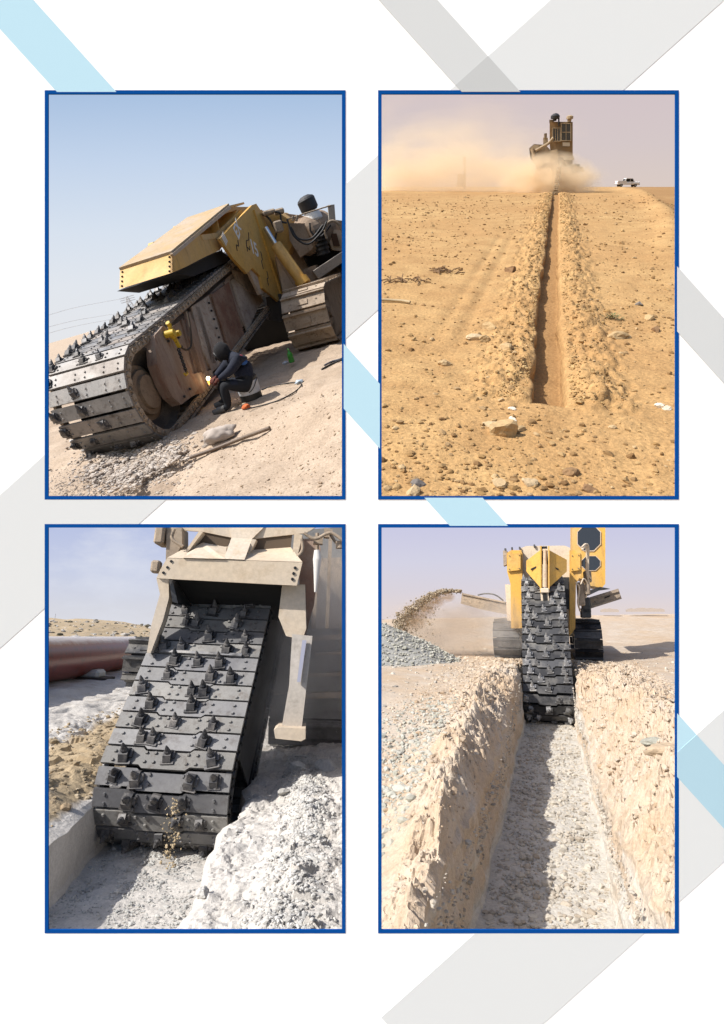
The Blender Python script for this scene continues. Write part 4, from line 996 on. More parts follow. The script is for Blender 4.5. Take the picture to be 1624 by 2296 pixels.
# stick, twigs and the green tuft
def stick(name, lab, cat, pts, r, mat, lift=.02):
    P = [PL2.on(*p, (0, 0, 1), (0, 0, 0)) for p in pts]; Q = []
    for q, p in zip(P, pts):
        for _ in range(8): q = PL2.on(*p, (0, 0, 1), (0, 0, float(p2_z(q[0], q[1]))))
        Q.append(q + np.array([0, 0, lift]))
    return tag(hose(name, Q, r, mat, None, PL2.M), lab, cat)
wood = plain('dry_wood', (.42, .33, .2), .9)
stick('stick', 'pale straight stick lying at the left edge', 'stick', ((20, 1124), (90, 1126), (150, 1130), (190, 1136)), .028, wood, .04)
mb = MB()
for i in range(46):
    zx, zy = (rng.uniform(80, 300), rng.uniform(1008, 1026)) if i < 24 else (rng.uniform(310, 440), rng.uniform(955, 985))
    if i in (0, 24): twb = MB()
    q = PL2.on(zx, zy)
    for _ in range(8): q = PL2.on(zx, zy, (0, 0, 1), (0, 0, float(p2_z(q[0], q[1]))))
    a = rng.uniform(0, 6.28); d = np.array([math.cos(a), math.sin(a), rng.uniform(-.1, .35)]) * rng.uniform(.12, .35)
    twb.tube([q + np.array([0, 0, .02]), q + d * .5 + np.array([0, 0, .05]), q + d + np.array([0, 0, .03])], .012, 5)
    if i == 23: tag(twb.build('dry_brush', plain('dry_brush', (.17, .10, .05), .95), None, PL2.M), 'longer patch of dry brown brush at the left', 'dry brush')
    if i == 45: tag(twb.build('dry_brush', bpy.data.materials['dry_brush'], None, PL2.M), 'smaller patch of dry brown brush up right of the longer one', 'dry brush')
q = PL2.on(1245, 1215)
for _ in range(8): q = PL2.on(1245, 1215, (0, 0, 1), (0, 0, float(p2_z(q[0], q[1]))))
pt = thing('green_tuft', 'small grey green desert plant right of the trench', 'plant', PL2.place(q))
mb = MB(); st = MB()
for i in range(120):
    a = rng.uniform(0, 6.28); e = rng.uniform(.2, 1.3); d = np.array([math.cos(a) * math.cos(e) * 1.5, math.sin(a) * math.cos(e), math.sin(e) * .7]) * rng.uniform(.05, .17)
    u = unit(np.cross(d, (0, 0, 1))) * .012; mb.add([d * .8 - u, d * .8 + u, d * 1.15], [(0, 1, 2)])
    if i % 6 == 0: st.tube([(0, 0, 0), d * .5, d], .003, 4)
mb.build('leaves', plain('dry_green', (.12, .15, .06), .9), pt)['kind'] = 'stuff'; st.build('stems', bpy.data.materials['dry_brush'], pt)

# the trencher far down the trench
def p2_machine():
    T0 = 46.; o_ = np.array([0, T0, 1.72]); at = lambda x, y, T=T0: PL2.at(x, y, T) - o_
    r = thing('trencher', 'dusty brown trencher with a tall cab at the far end of the narrow trench', 'trencher', PL2.place(o_))
    br = paint('brown_cab_paint', (.21, .125, .05), (.30, .20, .10), .4, .5, .7, 0, grime=(.15, .09, .04)); du = paint('sand_dust_paint', (.33, .245, .15), (.40, .31, .20), .6, .6, .8)
    dk = paint('dark_machine', (.12, .09, .06), (.30, .22, .13), .5, .6, .8)
    P = lambda pts, name, mat, d=1.0, T=T0, par=None: MB().prism([at(x, y, T) for x, y in pts], (0, d, 0)).build(name, mat, par or r)
    cab = P(((922, 178), (1043, 180), (1043, 362), (930, 362), (922, 300)), 'cab', br, 2.2)
    for (x0, y0, x1, y1, nb) in ((940, 214, 976, 279, 2), (985, 190, 1031, 276, 1)):
        w = P(((x0, y0), (x1, y0), (x1, y1), (x0, y1)), 'window', glass_d, .02, T0 - .03, cab)
        mb = MB(); f = 4
        for a, b, c, d in ((x0 - f, y0 - f, x1 + f, y0), (x0 - f, y1, x1 + f, y1 + f), (x0 - f, y0, x0, y1), (x1, y0, x1 + f, y1)): mb.prism([at(a, b, T0 - .04), at(c, b, T0 - .04), at(c, d, T0 - .04), at(a, d, T0 - .04)], (0, -.08, 0))
        for i in range(nb): xx = x0 + (x1 - x0) * (i + 1) / (nb + 1); mb.prism([at(xx - 1.5, y0, T0 - .04), at(xx + 1.5, y0, T0 - .04), at(xx + 1.5, y1, T0 - .04), at(xx - 1.5, y1, T0 - .04)], (0, -.05, 0))
        if nb == 1:
            ym = y0 + 44; mb.prism([at(x0, ym - 2, T0 - .04), at(x1, ym - 2, T0 - .04), at(x1, ym + 2, T0 - .04), at(x0, ym + 2, T0 - .04)], (0, -.05, 0))
        mb.build('window_frame', du, w)
    P(((990, 287), (1028, 287), (1028, 307), (990, 307)), 'white_plate', plain('dusty_white', (.55, .47, .36), .8), .03, T0 - .06, cab)
    P(((920, 168), (944, 168), (944, 180), (920, 180)), 'roof_box', dk, 1.0, T0, cab)
    mb = MB(); mb.cyl(at(949, 175), at(949, 160), .12, .12, 10); mb.lathe(at(949, 168), [(.0, 0), (.28, .05), (.30, .2), (.16, .32), (0, .36)], 14); mb.cyl(at(970, 200, T0 - .1), at(970, 150, T0 - .1), .05, .05, 8); mb.build('air_intake', rubber, cab)
    MB().lathe(at(1024, 180), [(.13, 0), (.13, .14), (.22, .16), (.22, .30), (.1, .36), (0, .36)], 14).build('roof_cap', du, cab)
    P(((995, 362), (1046, 356), (1050, 376), (996, 380)), 'step', du, 1.6, T0 - .4)
    P(((1000, 378), (1042, 376), (1042, 398), (1010, 400)), 'tank', dk, 1.2)
    P(((815, 318), (840, 296), (900, 300), (930, 330), (930, 420), (900, 470), (860, 430), (820, 370)), 'engine_body', dk, 2.4)
    P(((818, 322), (838, 300), (870, 304), (850, 322), (822, 336)), 'engine_hood', du, .5, T0 - .2)
    P(((888, 262), (912, 262), (914, 300), (888, 300)), 'exhaust_box', du, .6)
    MB().cyl(at(900, 262), at(900, 240), .10, .10, 10).build('exhaust', dk, r)
    hose('pipe', [at(848, 330, T0 - .3), at(880, 312, T0 - .3), at(915, 292, T0 - .3), at(942, 262, T0 - .3)], .09, du, r)
    hose('pipe', [at(832, 322, T0 - .2), at(836, 345, T0 - .2), at(842, 372, T0 - .2)], .10, du, r)
    P(((925, 330), (962, 322), (968, 380), (960, 430), (948, 470), (936, 470), (926, 400)), 'boom_head', du, .8, T0 - 1.0)
    th = math.radians(48); U = np.array([0, math.cos(th), math.sin(th)]); W = np.array([1., 0, 0]); V = np.cross(W, U)
    b = at(950, 560, T0 - 3.2)
    build_chain(r, b + np.array([0, .35, .05]), U, V, W, .36, 1.5, 18, .30, ([du], du, dk), [[0], [-.5, .5]], .05, 0, (), 0, 1.0, ())
    MB().box(b + U * .75 + np.array([0, .35, .05]), (.2, 1.6, .5), W, U, V).build('boom', dk, r)
    P(((1040, 404), (1098, 418), (1105, 440), (1042, 440)), 'conveyor', du, 1.2)
    for (x0, x1) in ((835, 905), (985, 1062)):
        a = at(x0, 520); c = at(x1, 520); crawler(r, np.array([(a[0] + c[0]) / 2, 1.0, .82]), np.array([0, 1., 0]), np.array([0, 0, 1.]), W, .74, 4.5, 32, c[0] - a[0], dk, dk)
    MB().box((-.3, 3.0, 1.9), (1.7, 4.4, 1.0), bev=.1).build('chassis', dk, r)
p2_machine()

# white pickup on the skyline
def pickup():
    p = PL2.at(1325, 516, 165); p[2] = float(p2_z(p[0], p[1])) - .02
    g = plain('tyre', (.02, .02, .02), .8); wh = plain('white_car_paint', (.74, .74, .73), .3); gl = plain('car_glass', (.015, .018, .02), .1); gy = plain('grey_trim', (.25, .25, .25), .5)
    r = thing('pickup_truck', 'white crew cab pickup truck parked on the skyline right of the dust', 'pickup truck', PL2.place(p, math.radians(16)))
    b = MB(); b.box((0, 0, .78), (5.3, 1.85, .56), bev=.09); b.box((1.95, 0, 1.02), (1.3, 1.75, .18), bev=.07); body = b.build('body', wh, r)
    b = MB(); pr = [(-.95, 1.02), (1.45, 1.06), (.78, 1.80), (-.62, 1.84), (-.88, 1.66)]
    b.prism([(x, -.82, z) for x, z in pr], (0, 1.64, 0)); cb = b.build('cab', wh, r)
    for y, d in ((-.83, -.012), (.83, .012)):
        for q in (((-.76, 1.12), (.24, 1.14), (.24, 1.70), (-.62, 1.70)), ((.34, 1.14), (1.22, 1.16), (.76, 1.70), (.34, 1.70))): MB().prism([(x, y, z) for x, z in q], (0, d, 0)).build('side_window', gl, cb)
    MB().prism([(-.96, -.70, 1.12), (-.96, .70, 1.12), (-.86, .66, 1.70), (-.86, -.66, 1.70)], (-.03, 0, 0)).build('rear_window', gl, cb)
    MB().prism([(1.40, -.72, 1.14), (1.40, .72, 1.14), (.86, .68, 1.74), (.86, -.68, 1.74)], (.04, 0, .02)).build('windscreen', gl, cb)
    b = MB(); b.box((-1.6, -.88, 1.16), (2.05, .09, .26)); b.box((-1.6, .88, 1.16), (2.05, .09, .26)); b.box((-2.60, 0, 1.12), (.08, 1.76, .34)); b.build('bed_sides', wh, r)
    MB().box((-1.6, 0, 1.07), (1.9, 1.66, .02)).build('bed_floor', gy, r)
    b = MB(); b.box((-2.70, 0, .55), (.16, 1.8, .18), bev=.03); b.box((2.70, 0, .58), (.14, 1.8, .24), bev=.04); b.build('bumper', gy, r)
    for s in (-1, 1):
        MB().box((-2.655, s * .84, .95), (.03, .12, .3)).build('tail_light', plain('red_lens', (.35, .02, .02), .3), r)
        MB().box((2.62, s * .7, .85), (.08, .3, .16)).build('headlight', plain('clear_lens', (.7, .7, .7), .1), r)
        MB().box((1.05, s * 1.0, 1.22), (.1, .2, .16), bev=.03).build('mirror', gy, r)
        for x in (-1.65, 1.75):
            c = np.array((x, s * .80, .38)); w = MB().lathe(c - np.array((0, .13, 0)), [(.20, 0), (.36, .01), (.38, .06), (.38, .20), (.36, .25), (.20, .26)], 20, (0, 1, 0)).build('wheel', g, r)
            MB().lathe(c - np.array((0, .12, 0)), [(0, .0), (.21, .0), (.23, .12), (.21, .24), (0, .24)], 16, (0, 1, 0)).build('rim', gy, w)
pickup()
# pole in the dust
p = PL2.at(478, 515, 62); tp = PL2.at(476, 358, 62); pole = thing('utility_pole', 'slender pole half hidden in the drifting dust at left', 'pole', PL2.place(p)); gp = plain('pole_grey', (.24, .2, .16), .8)
MB().cyl((0, 0, -.4), tp - p, .13, .10, 8).build('shaft', gp, pole); MB().box(tp - p + np.array([.05, 0, -.35]), (.3, .3, .5)).build('pole_box', gp, pole)
p = PL2.at(455, 508, 61); MB().box((0, 0, .35), (.7, .5, 1.1), bev=.05).build('service_box', gp, None, PL2.place(p)); tag(bpy.data.objects['service_box'], 'low box beside the pole in the dust', 'service box')
# dust
dc = (.95, .82, .62)
d1 = dust_mat('drifting_dust', dc, .5 / K2, 2.6, .40, .68, .1); d2 = dust_mat('thick_dust', dc, 2.6 / K2, 2.6, .36, .62, .1); d3 = dust_mat('thin_dust', dc, .14 / K2, 2.2, .42, .7, .1)
C = lambda x, y, T: PL2.at(x, y, T)
cloud_obj('dust', PL2, C(910, 500, 45.0), (3.6, 3.0, 1.9), d2, 'thick sandy dust boiling round the foot of the machine')
cloud_obj('dust', PL2, C(620, 470, 47.5), (6.5, 4.5, 2.3), d1, 'sandy dust drifting left from the machine')
cloud_obj('dust', PL2, C(320, 440, 50), (9.0, 6.0, 3.6), d1, 'tall bank of sandy dust towards the left edge')
cloud_obj('dust', PL2, C(60, 480, 50), (8.0, 5.0, 2.6), d1, 'sandy dust at the far left edge')
cloud_obj('dust', PL2, C(900, 420, 43.5), (2.2, 1.2, 1.9), d3, 'thin dust veiling the lower body of the machine')
cloud_obj('dust', PL2, C(1040, 480, 46), (2.6, 2.0, 1.3), d1, 'sandy dust spreading right of the machine foot')
cloud_obj('dust', PL2, C(340, 320, 56), (13.0, 7, 5.0), d3, 'thin veil of dust high above the left horizon')

# ================================================================== lower left: digging chain close up, long pipe, white banks
TC3 = -1.15
def p3_z(s, t):
    s, t = np.broadcast_arrays(np.asarray(s, float), np.asarray(t, float))
    far = lerp(t, [(0, 0), (13, 0), (24, .32), (36, .92), (48, 1.36)])
    x = -s
    zl = lerp(x, [(0, 0), (1.74, 0), (2.2, .14), (3.0, .16), (3.7, .22), (4.6, .28), (9, .36), (30, .36)]) + .05 * fbm(s * 2.2, t * 1.6, 4, 31) * sstep(1.8, 2.3, x) + .05 * chunks(s, t, .18, 14) * sstep(1.8, 2.0, x) * sstep(3.3, 2.9, x) * sstep(12, 9, t)
    ridge = .075 * np.exp(-((s + .02 - .05 * np.sin(t * 1.7)) / .16) ** 2) * sstep(7.6, 6.2, t)
    zr = lerp(s, [(-.58, .01), (-.45, .03), (0, .07), (.5, .16), (3, .3)]) + ridge + .03 * fbm(s * 3, t * 3, 4, 32) * sstep(-.55, -.35, s) + (.03 * np.abs(fbm(s * 6, t * 6, 4, 36)) + (.016 + .03 * np.exp(-((s + .02) / .16) ** 2)) * chunks(s + .04 * fbm(s * 9, t * 9, 2, 38), t, .17, 11) + .012 * chunks(s, t, .07, 12)) * sstep(-.60, -.50, s) * sstep(12, 8, t)
    z = np.where(s < TC3, zl, zr)
    hill = .30 * np.exp(-((s + 17.5) / 6) ** 2) * sstep(30, 44, t) + .18 * np.clip(fbm(s * .35, t * .3, 4, 33), 0, 1) * sstep(22, 36, t)
    return np.maximum(z * (1 - sstep(20, 30, t)) + .3 * sstep(20, 30, t), 0 * t - 1) + far + hill + .012 * fbm(s * 5, t * 5, 3, 34)
def p3_ground():
    t = np.concatenate([np.geomspace(2.4, 9, 420), np.geomspace(9.1, 49, 150)])
    sL = np.concatenate([-np.geomspace(4.6, 46, 90)[::-1], np.linspace(-4.5, -1.82, 120)])
    sM = np.concatenate([[-1.755, -1.74, -1.725], np.linspace(-1.705, -.62, 30), [-.60, -.585, -.57]])
    sR = np.concatenate([np.linspace(-.53, 1.6, 130), np.geomspace(1.66, 34, 46)])
    s = np.concatenate([sL, sM, sR]); Sx, Ty = np.meshgrid(s, t, indexing='ij')
    z = p3_z(Sx, Ty); fl = -.41 + .010 * fbm(Sx * 7, Ty * 7, 3, 8)
    a = len(sL); b = a + 3; c = b + 30
    z[b:c] = fl[b:c]
    for j, f in ((0, .93), (1, .55), (2, .12)):
        z[a + j] = fl[b] + (z[a - 1] - fl[b]) * f; z[c + 2 - j] = fl[c - 1] + (z[c + 3] - fl[c - 1]) * f
    dig = 1 - sstep(6.6, 6.8, Ty); mid = (Sx > -1.8) & (Sx < -.54)
    z = np.where(mid, z * dig + p3_z(np.full_like(Ty, -.5), Ty) * (1 - dig), z)
    X = Sx + np.where(mid & ((Sx < -1.7) | (Sx > -.62)), .025 * fbm(Ty * 1.8, Sx * 0 + np.sign(Sx + 1.2), 4, 5), 0) + np.where((Sx > -.62) & (Sx < -.3), .05 * fbm(Ty * 2.4, Ty * 0, 4, 9), 0)
    x = -Sx
    brown = sstep(1.78, 1.95, x) * sstep(3.1, 2.75, x) * sstep(12, 9, Ty) * .75 + .45 * sstep(13, 22, Ty) * (x > 1)
    floorg = ((Sx > -1.74) & (Sx < -.58)) * -.2
    orange = .42 * np.clip(fbm(Sx * 1.2, Ty * .9, 3, 55) + .1, 0, 1) * ((Sx > -.62) & (Sx < .2))
    far = .25 * ((Ty > 9) & (x > 3.6))
    return X, Ty, z, brown + floorg + orange + far
p3_soil = soil('white_chalk_soil', (.61, .585, .55), (.56, .53, .49), (.40, .315, .205), .7, 4.0, 46, .02, K3)
X, Y, Z, tn = p3_ground()
tag(grid_obj('ground', X, Y, Z, p3_soil, PL3.M, tn, False, keep=PL3.keep), 'white chalky ground cut by a trench with a brown left bank', None, None, 'structure')
p3_stone = stone('white_stone', [(.42, .42, .41), (.56, .55, .53), (.50, .49, .46), (.38, .37, .35)])
rng = np.random.default_rng(31)
n = 5200; t = 2.9 + 2.9 * rng.uniform(0, 1, n) ** 1.2; s = rng.uniform(-1.68, -.64, n)
tag(scatter('gravel', np.stack([s, t, np.full(n, -.41)], -1), np.clip(rng.lognormal(-4.9, .5, n), .004, .025), stone('floor_gravel', [(.40, .40, .385), (.50, .495, .47), (.34, .34, .33)]), PL3.M, 1), 'fine grey gravel on the trench floor before the chain', None, None, 'stuff')
n = 7000; t = 2.6 + 4.4 * rng.uniform(0, 1, n); s = rng.normal(0, .10, n) + .05 * np.sin(t * 1.7) - .02
tag(scatter('gravel', np.stack([s, t, p3_z(s, t)], -1), np.clip(rng.lognormal(-4.75, .5, n), .004, .022), p3_stone, PL3.M, 2), 'grey broken stone heaped along the right bank', None, None, 'stuff')
n = 900; t = 2.6 + 7 * rng.uniform(0, 1, n); s = rng.uniform(-.52, 1.2, n)
tag(scatter('gravel', np.stack([s, t, p3_z(s, t)], -1), np.clip(rng.lognormal(-4.6, .5, n), .004, .03), p3_stone, PL3.M, 3), 'small stones strewn on the white right bank', None, None, 'stuff')
n = 1500; t = 3.5 + 7 * rng.uniform(0, 1, n); s = -rng.uniform(1.85, 3.2, n)
tag(scatter('rubble', np.stack([s, t, p3_z(s, t)], -1), np.clip(rng.lognormal(-4.1, .5, n), .006, .045), stone('brown_clods', [(.30, .235, .15), (.37, .29, .19), (.42, .35, .25)]), PL3.M, 4), 'brown clods on the left bank', None, None, 'stuff')
n = 700; t = rng.uniform(24, 41, n); s = -rng.uniform(6, 30, n)
tag(scatter('scrub', np.stack([s, t, p3_z(s, t)], -1), np.clip(rng.lognormal(-2.2, .5, n), .05, .28), stone('scrub_and_rock', [(.16, .15, .11), (.30, .28, .25), (.48, .46, .44), (.22, .20, .14)]), PL3.M, 7, flat=.55), 'dark scrub and rubble on the far slope beyond the pipe', None, None, 'stuff')
for (zx, zy, r, sd, lab) in ((1495, 1305, .16, 21, 'largest white rock on the right bank beside the stabilizer foot'), (1430, 1790, .065, 22, 'pale rock at the right edge of the gravel ridge low down'), (1340, 1300, .09, 23, 'white rock on the top end of the gravel ridge'), (1275, 1420, .07, 24, 'white rock on the gravel ridge below the top one'), (850, 1955, .05, 25, 'white clod on the lower lip of the right bank'), (130, 1500, .06, 26, 'brown stone on the left bank above the white trench wall')):
    stone_at(PL3, p3_z, zx, zy, .1, r, sd, p3_stone if zx > 500 else stone('brown_stone', [(.3, .22, .14), (.36, .28, .18)]), 'rock', lab, None, (1.1, .8, .6), sd * .7, 'rock', 3)

# the long red brown pipe on its blocks
pc0, pr = (-5.40, .77), .455
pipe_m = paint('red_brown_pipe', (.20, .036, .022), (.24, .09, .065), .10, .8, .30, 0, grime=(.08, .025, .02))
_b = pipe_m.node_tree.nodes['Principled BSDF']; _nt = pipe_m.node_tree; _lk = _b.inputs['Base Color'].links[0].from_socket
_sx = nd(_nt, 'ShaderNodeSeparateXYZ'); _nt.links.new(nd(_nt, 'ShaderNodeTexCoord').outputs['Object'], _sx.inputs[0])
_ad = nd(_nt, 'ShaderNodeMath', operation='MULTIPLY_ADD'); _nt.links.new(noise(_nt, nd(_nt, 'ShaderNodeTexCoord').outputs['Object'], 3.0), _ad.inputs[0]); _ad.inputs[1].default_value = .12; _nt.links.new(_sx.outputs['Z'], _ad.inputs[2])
_nt.links.new(mixc(_nt, ramp(_nt, _ad.outputs[0], pc0[1] + .36, pc0[1] + .45), _lk, (.62, .58, .56)), _b.inputs['Base Color'])   # pale band along the pipe's top: its sunlit highlight put into the colour
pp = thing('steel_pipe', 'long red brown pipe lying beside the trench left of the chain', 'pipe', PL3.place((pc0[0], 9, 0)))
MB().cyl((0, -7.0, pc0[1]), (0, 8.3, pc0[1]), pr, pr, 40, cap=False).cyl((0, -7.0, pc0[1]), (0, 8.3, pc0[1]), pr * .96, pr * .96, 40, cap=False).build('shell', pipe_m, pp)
mb = MB()
for y in (-7.0, 8.3): mb.lathe((0, y, pc0[1]), [(pr * .955, 0), (pr * 1.002, 0), (pr * 1.002, .02), (pr * .955, .02)], 40, (0, 1, 0))
mb.build('end_ring', paint('pipe_end', (.09, .035, .03), (.2, .12, .1), .3), pp)
for (y, lab) in ((13.4, 'pale sandbag block under the pipe near the crawler'), (6.4, 'pale sandbag block under the near end of the pipe')):
    b = thing('pipe_support', lab, 'pipe support', PL3.place((pc0[0], y, p3_z(pc0[0], y))))
    mb = MB(); mb.box((0, 0, .10), (1.1, .5, .20), bev=.06); mb.build('sandbag', plain('sandbag', (.56, .54, .50), .95), b)
    mb = MB(); mb.box((0, -.02, .008), (1.5, .6, .05)); mb.build('board', plain('dark_board', (.06, .045, .035), .8), b)
# thin mast on the hill
p = PL3.at(70, 530, 40); MB().cyl(p - np.array([0, 0, .5]), p + np.array([0, 0, .62]), .018, .012, 6).build('mast', plain('mast_grey', (.3, .3, .32), .7), None, PL3.M)
tag(bpy.data.objects['mast'], 'thin grey mast on the far hill at the left', 'mast')

def p3_machine():
    o_ = np.array([TC3, 6.4, 0.]); at = lambda zx, zy, T: PL3.at(zx, zy, T) - o_
    r = thing('trencher', 'dust coated trencher whose wide plated chain runs down into the white trench', 'trencher', PL3.place(o_))
    th = math.radians(54); yaw = math.radians(-6.5); W = np.array([math.cos(yaw), math.sin(yaw), 0]); B = np.array([-W[1], W[0], 0]); U = B * math.cos(th) + np.array([0, 0, math.sin(th)]); V = np.cross(W, U)
    C = np.array([TC3 - .005, 5.62, .11]) - o_; R = .50; L = 2.45
    bolts = [(x, y) for x in (-.48, -.20, -.12, .17, .25, .46) for y in (-.045, .03)]
    pk = [[-.62, .18], [-.40, .46], [-.16, .64], [-.70, .05], [-.52, .30], [-.30, .56]]
    pk = [[-.72, -.40, .42, .74], [-.46, -.05, .36], [-.50, .28, .60], [-.80, .0, .20], [-.55, .10, .62], [-.62, -.05, .55], [-.50, -.30, .45], [-.66, .0, .66]]
    lm = paint('grey_chain_steel', (.15, .15, .158), (.25, .245, .235), .45, 1.2, .5, .35, grime=(.10, .09, .085), vary=.35); lm2 = paint('dusty_chain_steel', (.15, .148, .145), (.29, .28, .26), .6, 2.2, .55, .2, grime=(.12, .10, .085), vary=.3)
    build_chain(r, C, U, V, W, R, L, 50, 1.16, ([lm, lm2, lm, lm, lm2, lm, lm2], tooth_m, steel_black), pk, .018, .028, bolts, .45, .80, (1, -1), .35, True)
    mb = MB(); mb.box(C + U * (L / 2 + .1), (.86, L, .6), W, U, V); mb.cyl(C - W * .43, C + W * .43, .34, .34, 18); mb.build('boom', steel_black, r)
    mb = MB(); mb.prism([C + W * .545 + U * u + V * v for u, v in ((.1, .30), (L + .3, .36), (L + .3, -.3), (.1, -.3))], W * .015); mb.build('boom_side', steel_black, r)
    mb = MB(); mb.prism([C - W * .565 + U * u + V * v for u, v in ((.3, .47), (L + .2, .47), (L + .2, -.3), (.3, -.36))], W * .015); mb.build('boom_side', paint('sunlit_side', (.50, .48, .45), (.56, .54, .51), .6, .8, .7), r)  # left side paler than the right: its sunlight is put into the colour
    # bar lying across the chain
    mb = MB(); q = C + U * 1.02 + V * (R + .05); mb.box(q - W * .02, (.86, .03, .035), W, U, V); mb.build('cross_bar', steel, r)
    # hood: lip plate, pockets and top rib
    T = 5.5
    mb = MB(); mb.prism([at(*p, T) for p in ((662, 192), (1372, 214), (1342, 336), (606, 297), (625, 255))], (0, .04, 0)); lip = mb.build('lip_plate', dusty_tan, r)
    mb = MB()
    for p in ((1334, 243), (1326, 272), (1320, 302)): mb.cyl(at(*p, T - .002), at(*p, T - .012), .016, .016, 8)
    for p in ((664, 240), (643, 268), (684, 208)): mb.cyl(at(*p, T - .002), at(*p, T - .012), .014, .014, 8)
    mb.build('bolts', steel_black, lip)
    T2 = 5.85                                                         # sloping sheet behind the lip
    def sheet(pts, name, mat, d=(0, .03, .0)): return MB().prism([at(*p) for p in pts], d).build(name, mat, r)
    sheet(((662, 190, T), (1372, 212, T), (1310, 135, T2), (1100, 150, T2), (990, 130, T2), (745, 145, T2)), 'hood_sheet', dusty_tan)
    sheet(((985, 20, T2), (1190, 10, T2), (1108, 90, T2 - .05), (1068, 200, T - .01), (960, 195, T - .01), (1000, 85, T2 - .05)), 'centre_rib', dusty_tan)
    sheet(((610, 8, T2), (1480, 8, T2), (1390, 60, T2), (1105, 92, T2), (1000, 84, T2), (840, 52, T2), (640, 40, T2)), 'upper_sheet', dusty_tan)
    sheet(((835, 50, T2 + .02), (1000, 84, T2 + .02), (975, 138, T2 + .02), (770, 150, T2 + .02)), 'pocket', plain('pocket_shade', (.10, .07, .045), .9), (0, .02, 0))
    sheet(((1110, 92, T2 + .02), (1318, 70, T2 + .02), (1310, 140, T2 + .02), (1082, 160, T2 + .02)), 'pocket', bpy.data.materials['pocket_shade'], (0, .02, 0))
    sheet(((760, 155, T2 - .06), (850, 110, T2), (975, 134, T2), (968, 196, T - .02), (745, 190, T - .02)), 'pocket_floor', dusty_tan)
    for pts in (((830, 50), (850, 55), (755, 180), (735, 188)), ((1108, 92), (1130, 95), (1084, 190), (1064, 202)), ((1330, 60), (1372, 70), (1338, 214), (1316, 210))): MB().prism([at(x, y, T2 - .12) for x, y in pts], (0, .14, 0)).build('gusset', dusty_tan, r)
    mb = MB(); mb.prism([at(x, y, 5.8) for x, y in ((660, 40), (740, 30), (740, 120), (690, 215), (655, 215))], (0, .3, 0)); mb.build('left_cheek', paint('cheek_brown', (.22, .16, .11), (.40, .33, .25), .5, 1.0, .7), r)
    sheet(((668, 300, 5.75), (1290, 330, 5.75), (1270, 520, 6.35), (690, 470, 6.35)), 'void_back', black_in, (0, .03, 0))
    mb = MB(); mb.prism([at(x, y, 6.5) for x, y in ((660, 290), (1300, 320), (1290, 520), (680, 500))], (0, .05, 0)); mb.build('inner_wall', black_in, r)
    mb = MB(); mb.prism([at(x, y, 5.6) for x, y in ((672, 305), (690, 306), (720, 430), (690, 420))], (0, .7, 0)); mb.build('inner_cheek', steel_black, r)
    # side posts
    mb = MB(); mb.prism([at(x, y, 5.72) for x, y in ((606, 298), (670, 302), (672, 400), (640, 520), (576, 690), (556, 690), (580, 540), (625, 380))], (0, .16, 0)); mb.build('side_post', dusty_tan, r)
    mb = MB(); mb.prism([at(x, y, 5.72) for x, y in ((1266, 334), (1346, 338), (1430, 60), (1372, 60), (1395, 420), (1380, 600), (1290, 600), (1246, 520))], (0, .30, 0))
    mb = MB(); mb.prism([at(x, y, 5.66) for x, y in ((1266, 330), (1385, 330), (1392, 560), (1372, 620), (1286, 600), (1246, 500))], (0, .3, 0)); mb.build('side_post', dusty_tan, r)
    mb = MB(); mb.prism([at(x, y, 5.9) for x, y in ((1345, 95), (1440, 85), (1468, 140), (1432, 430), (1385, 600), (1370, 600))], (0, .35, 0)); mb.build('arm_plate', paint('rust_brown_plate', (.27, .15, .10), (.42, .36, .29), .5, 1.2, .7), r)
    # stabilizer leg with foot
    mb = MB(); mb.prism([at(x, y, 5.5) for x, y in ((1318, 590), (1425, 600), (1368, 1085), (1262, 1085), (1302, 860))], (0, .14, 0)); lg = mb.build('stabilizer_leg', paint('pale_leg', (.44, .39, .33), (.50, .46, .41), .6, 1.2, .6), r)
    mb = MB(); mb.prism([at(x, y, 5.48) for x, y in ((1372, 622), (1394, 622), (1362, 840), (1344, 840))], (0, -.03, 0)); mb.build('blue_strip', plain('sheen_blue', (.36, .37, .46), .6), lg)  # bluish sheen of the leg's rod painted as a flat strip
    mb = MB(); mb.prism([at(x, y, 5.38) for x, y in ((1222, 1092), (1240, 1080), (1388, 1086), (1388, 1140), (1366, 1152), (1230, 1138))], (0, .34, 0)); mb.build('foot_plate', dusty_tan, r)
    # hanging white hose wrap and pipework upper right
    MB().tube(arc3([at(x, y, 5.5) for x, y in ((1449, 150), (1450, 200), (1446, 270), (1440, 370))]), list(np.interp(np.arange(49), [0, 16, 30, 48], [.03, .045, .032, .012])), 9).build('hose_wrap', plain('dirty_white_wrap', (.55, .53, .50), .9), r)
    for i, pts in enumerate((((1380, 60), (1440, 90), (1520, 60), (1600, 110)), ((1370, 90), (1372, 150), (1340, 190)), ((700, 40), (690, 90), (745, 130)), ((1500, 40), (1560, 120), (1600, 100)), ((1450, 60), (1450, 120), (1448, 160)))):
        hose('hose', [at(x, y, 5.6 + .05 * i) for x, y in pts], .018, mud_steel, r)
    mb = MB(); mb.box(at(1500, 62, 5.7), (.06, .1, .1)); mb.box(at(1455, 100, 5.7), (.1, .1, .08)); mb.cyl(at(1570, 105, 5.7), at(1570, 140, 5.7), .05, .05, 10); mb.build('pipe_fittings', mud_steel, r)
    mb = MB(); mb.box(at(640, 70, 5.9), (.10, .3, .24), bev=.02); mb.box(at(606, 238, 5.7), (.09, .12, .13), bev=.02); mb.cyl(at(606, 220, 5.68), at(606, 262, 5.68), .03, .03, 10); mb.build('valve_block', mud_steel, r)
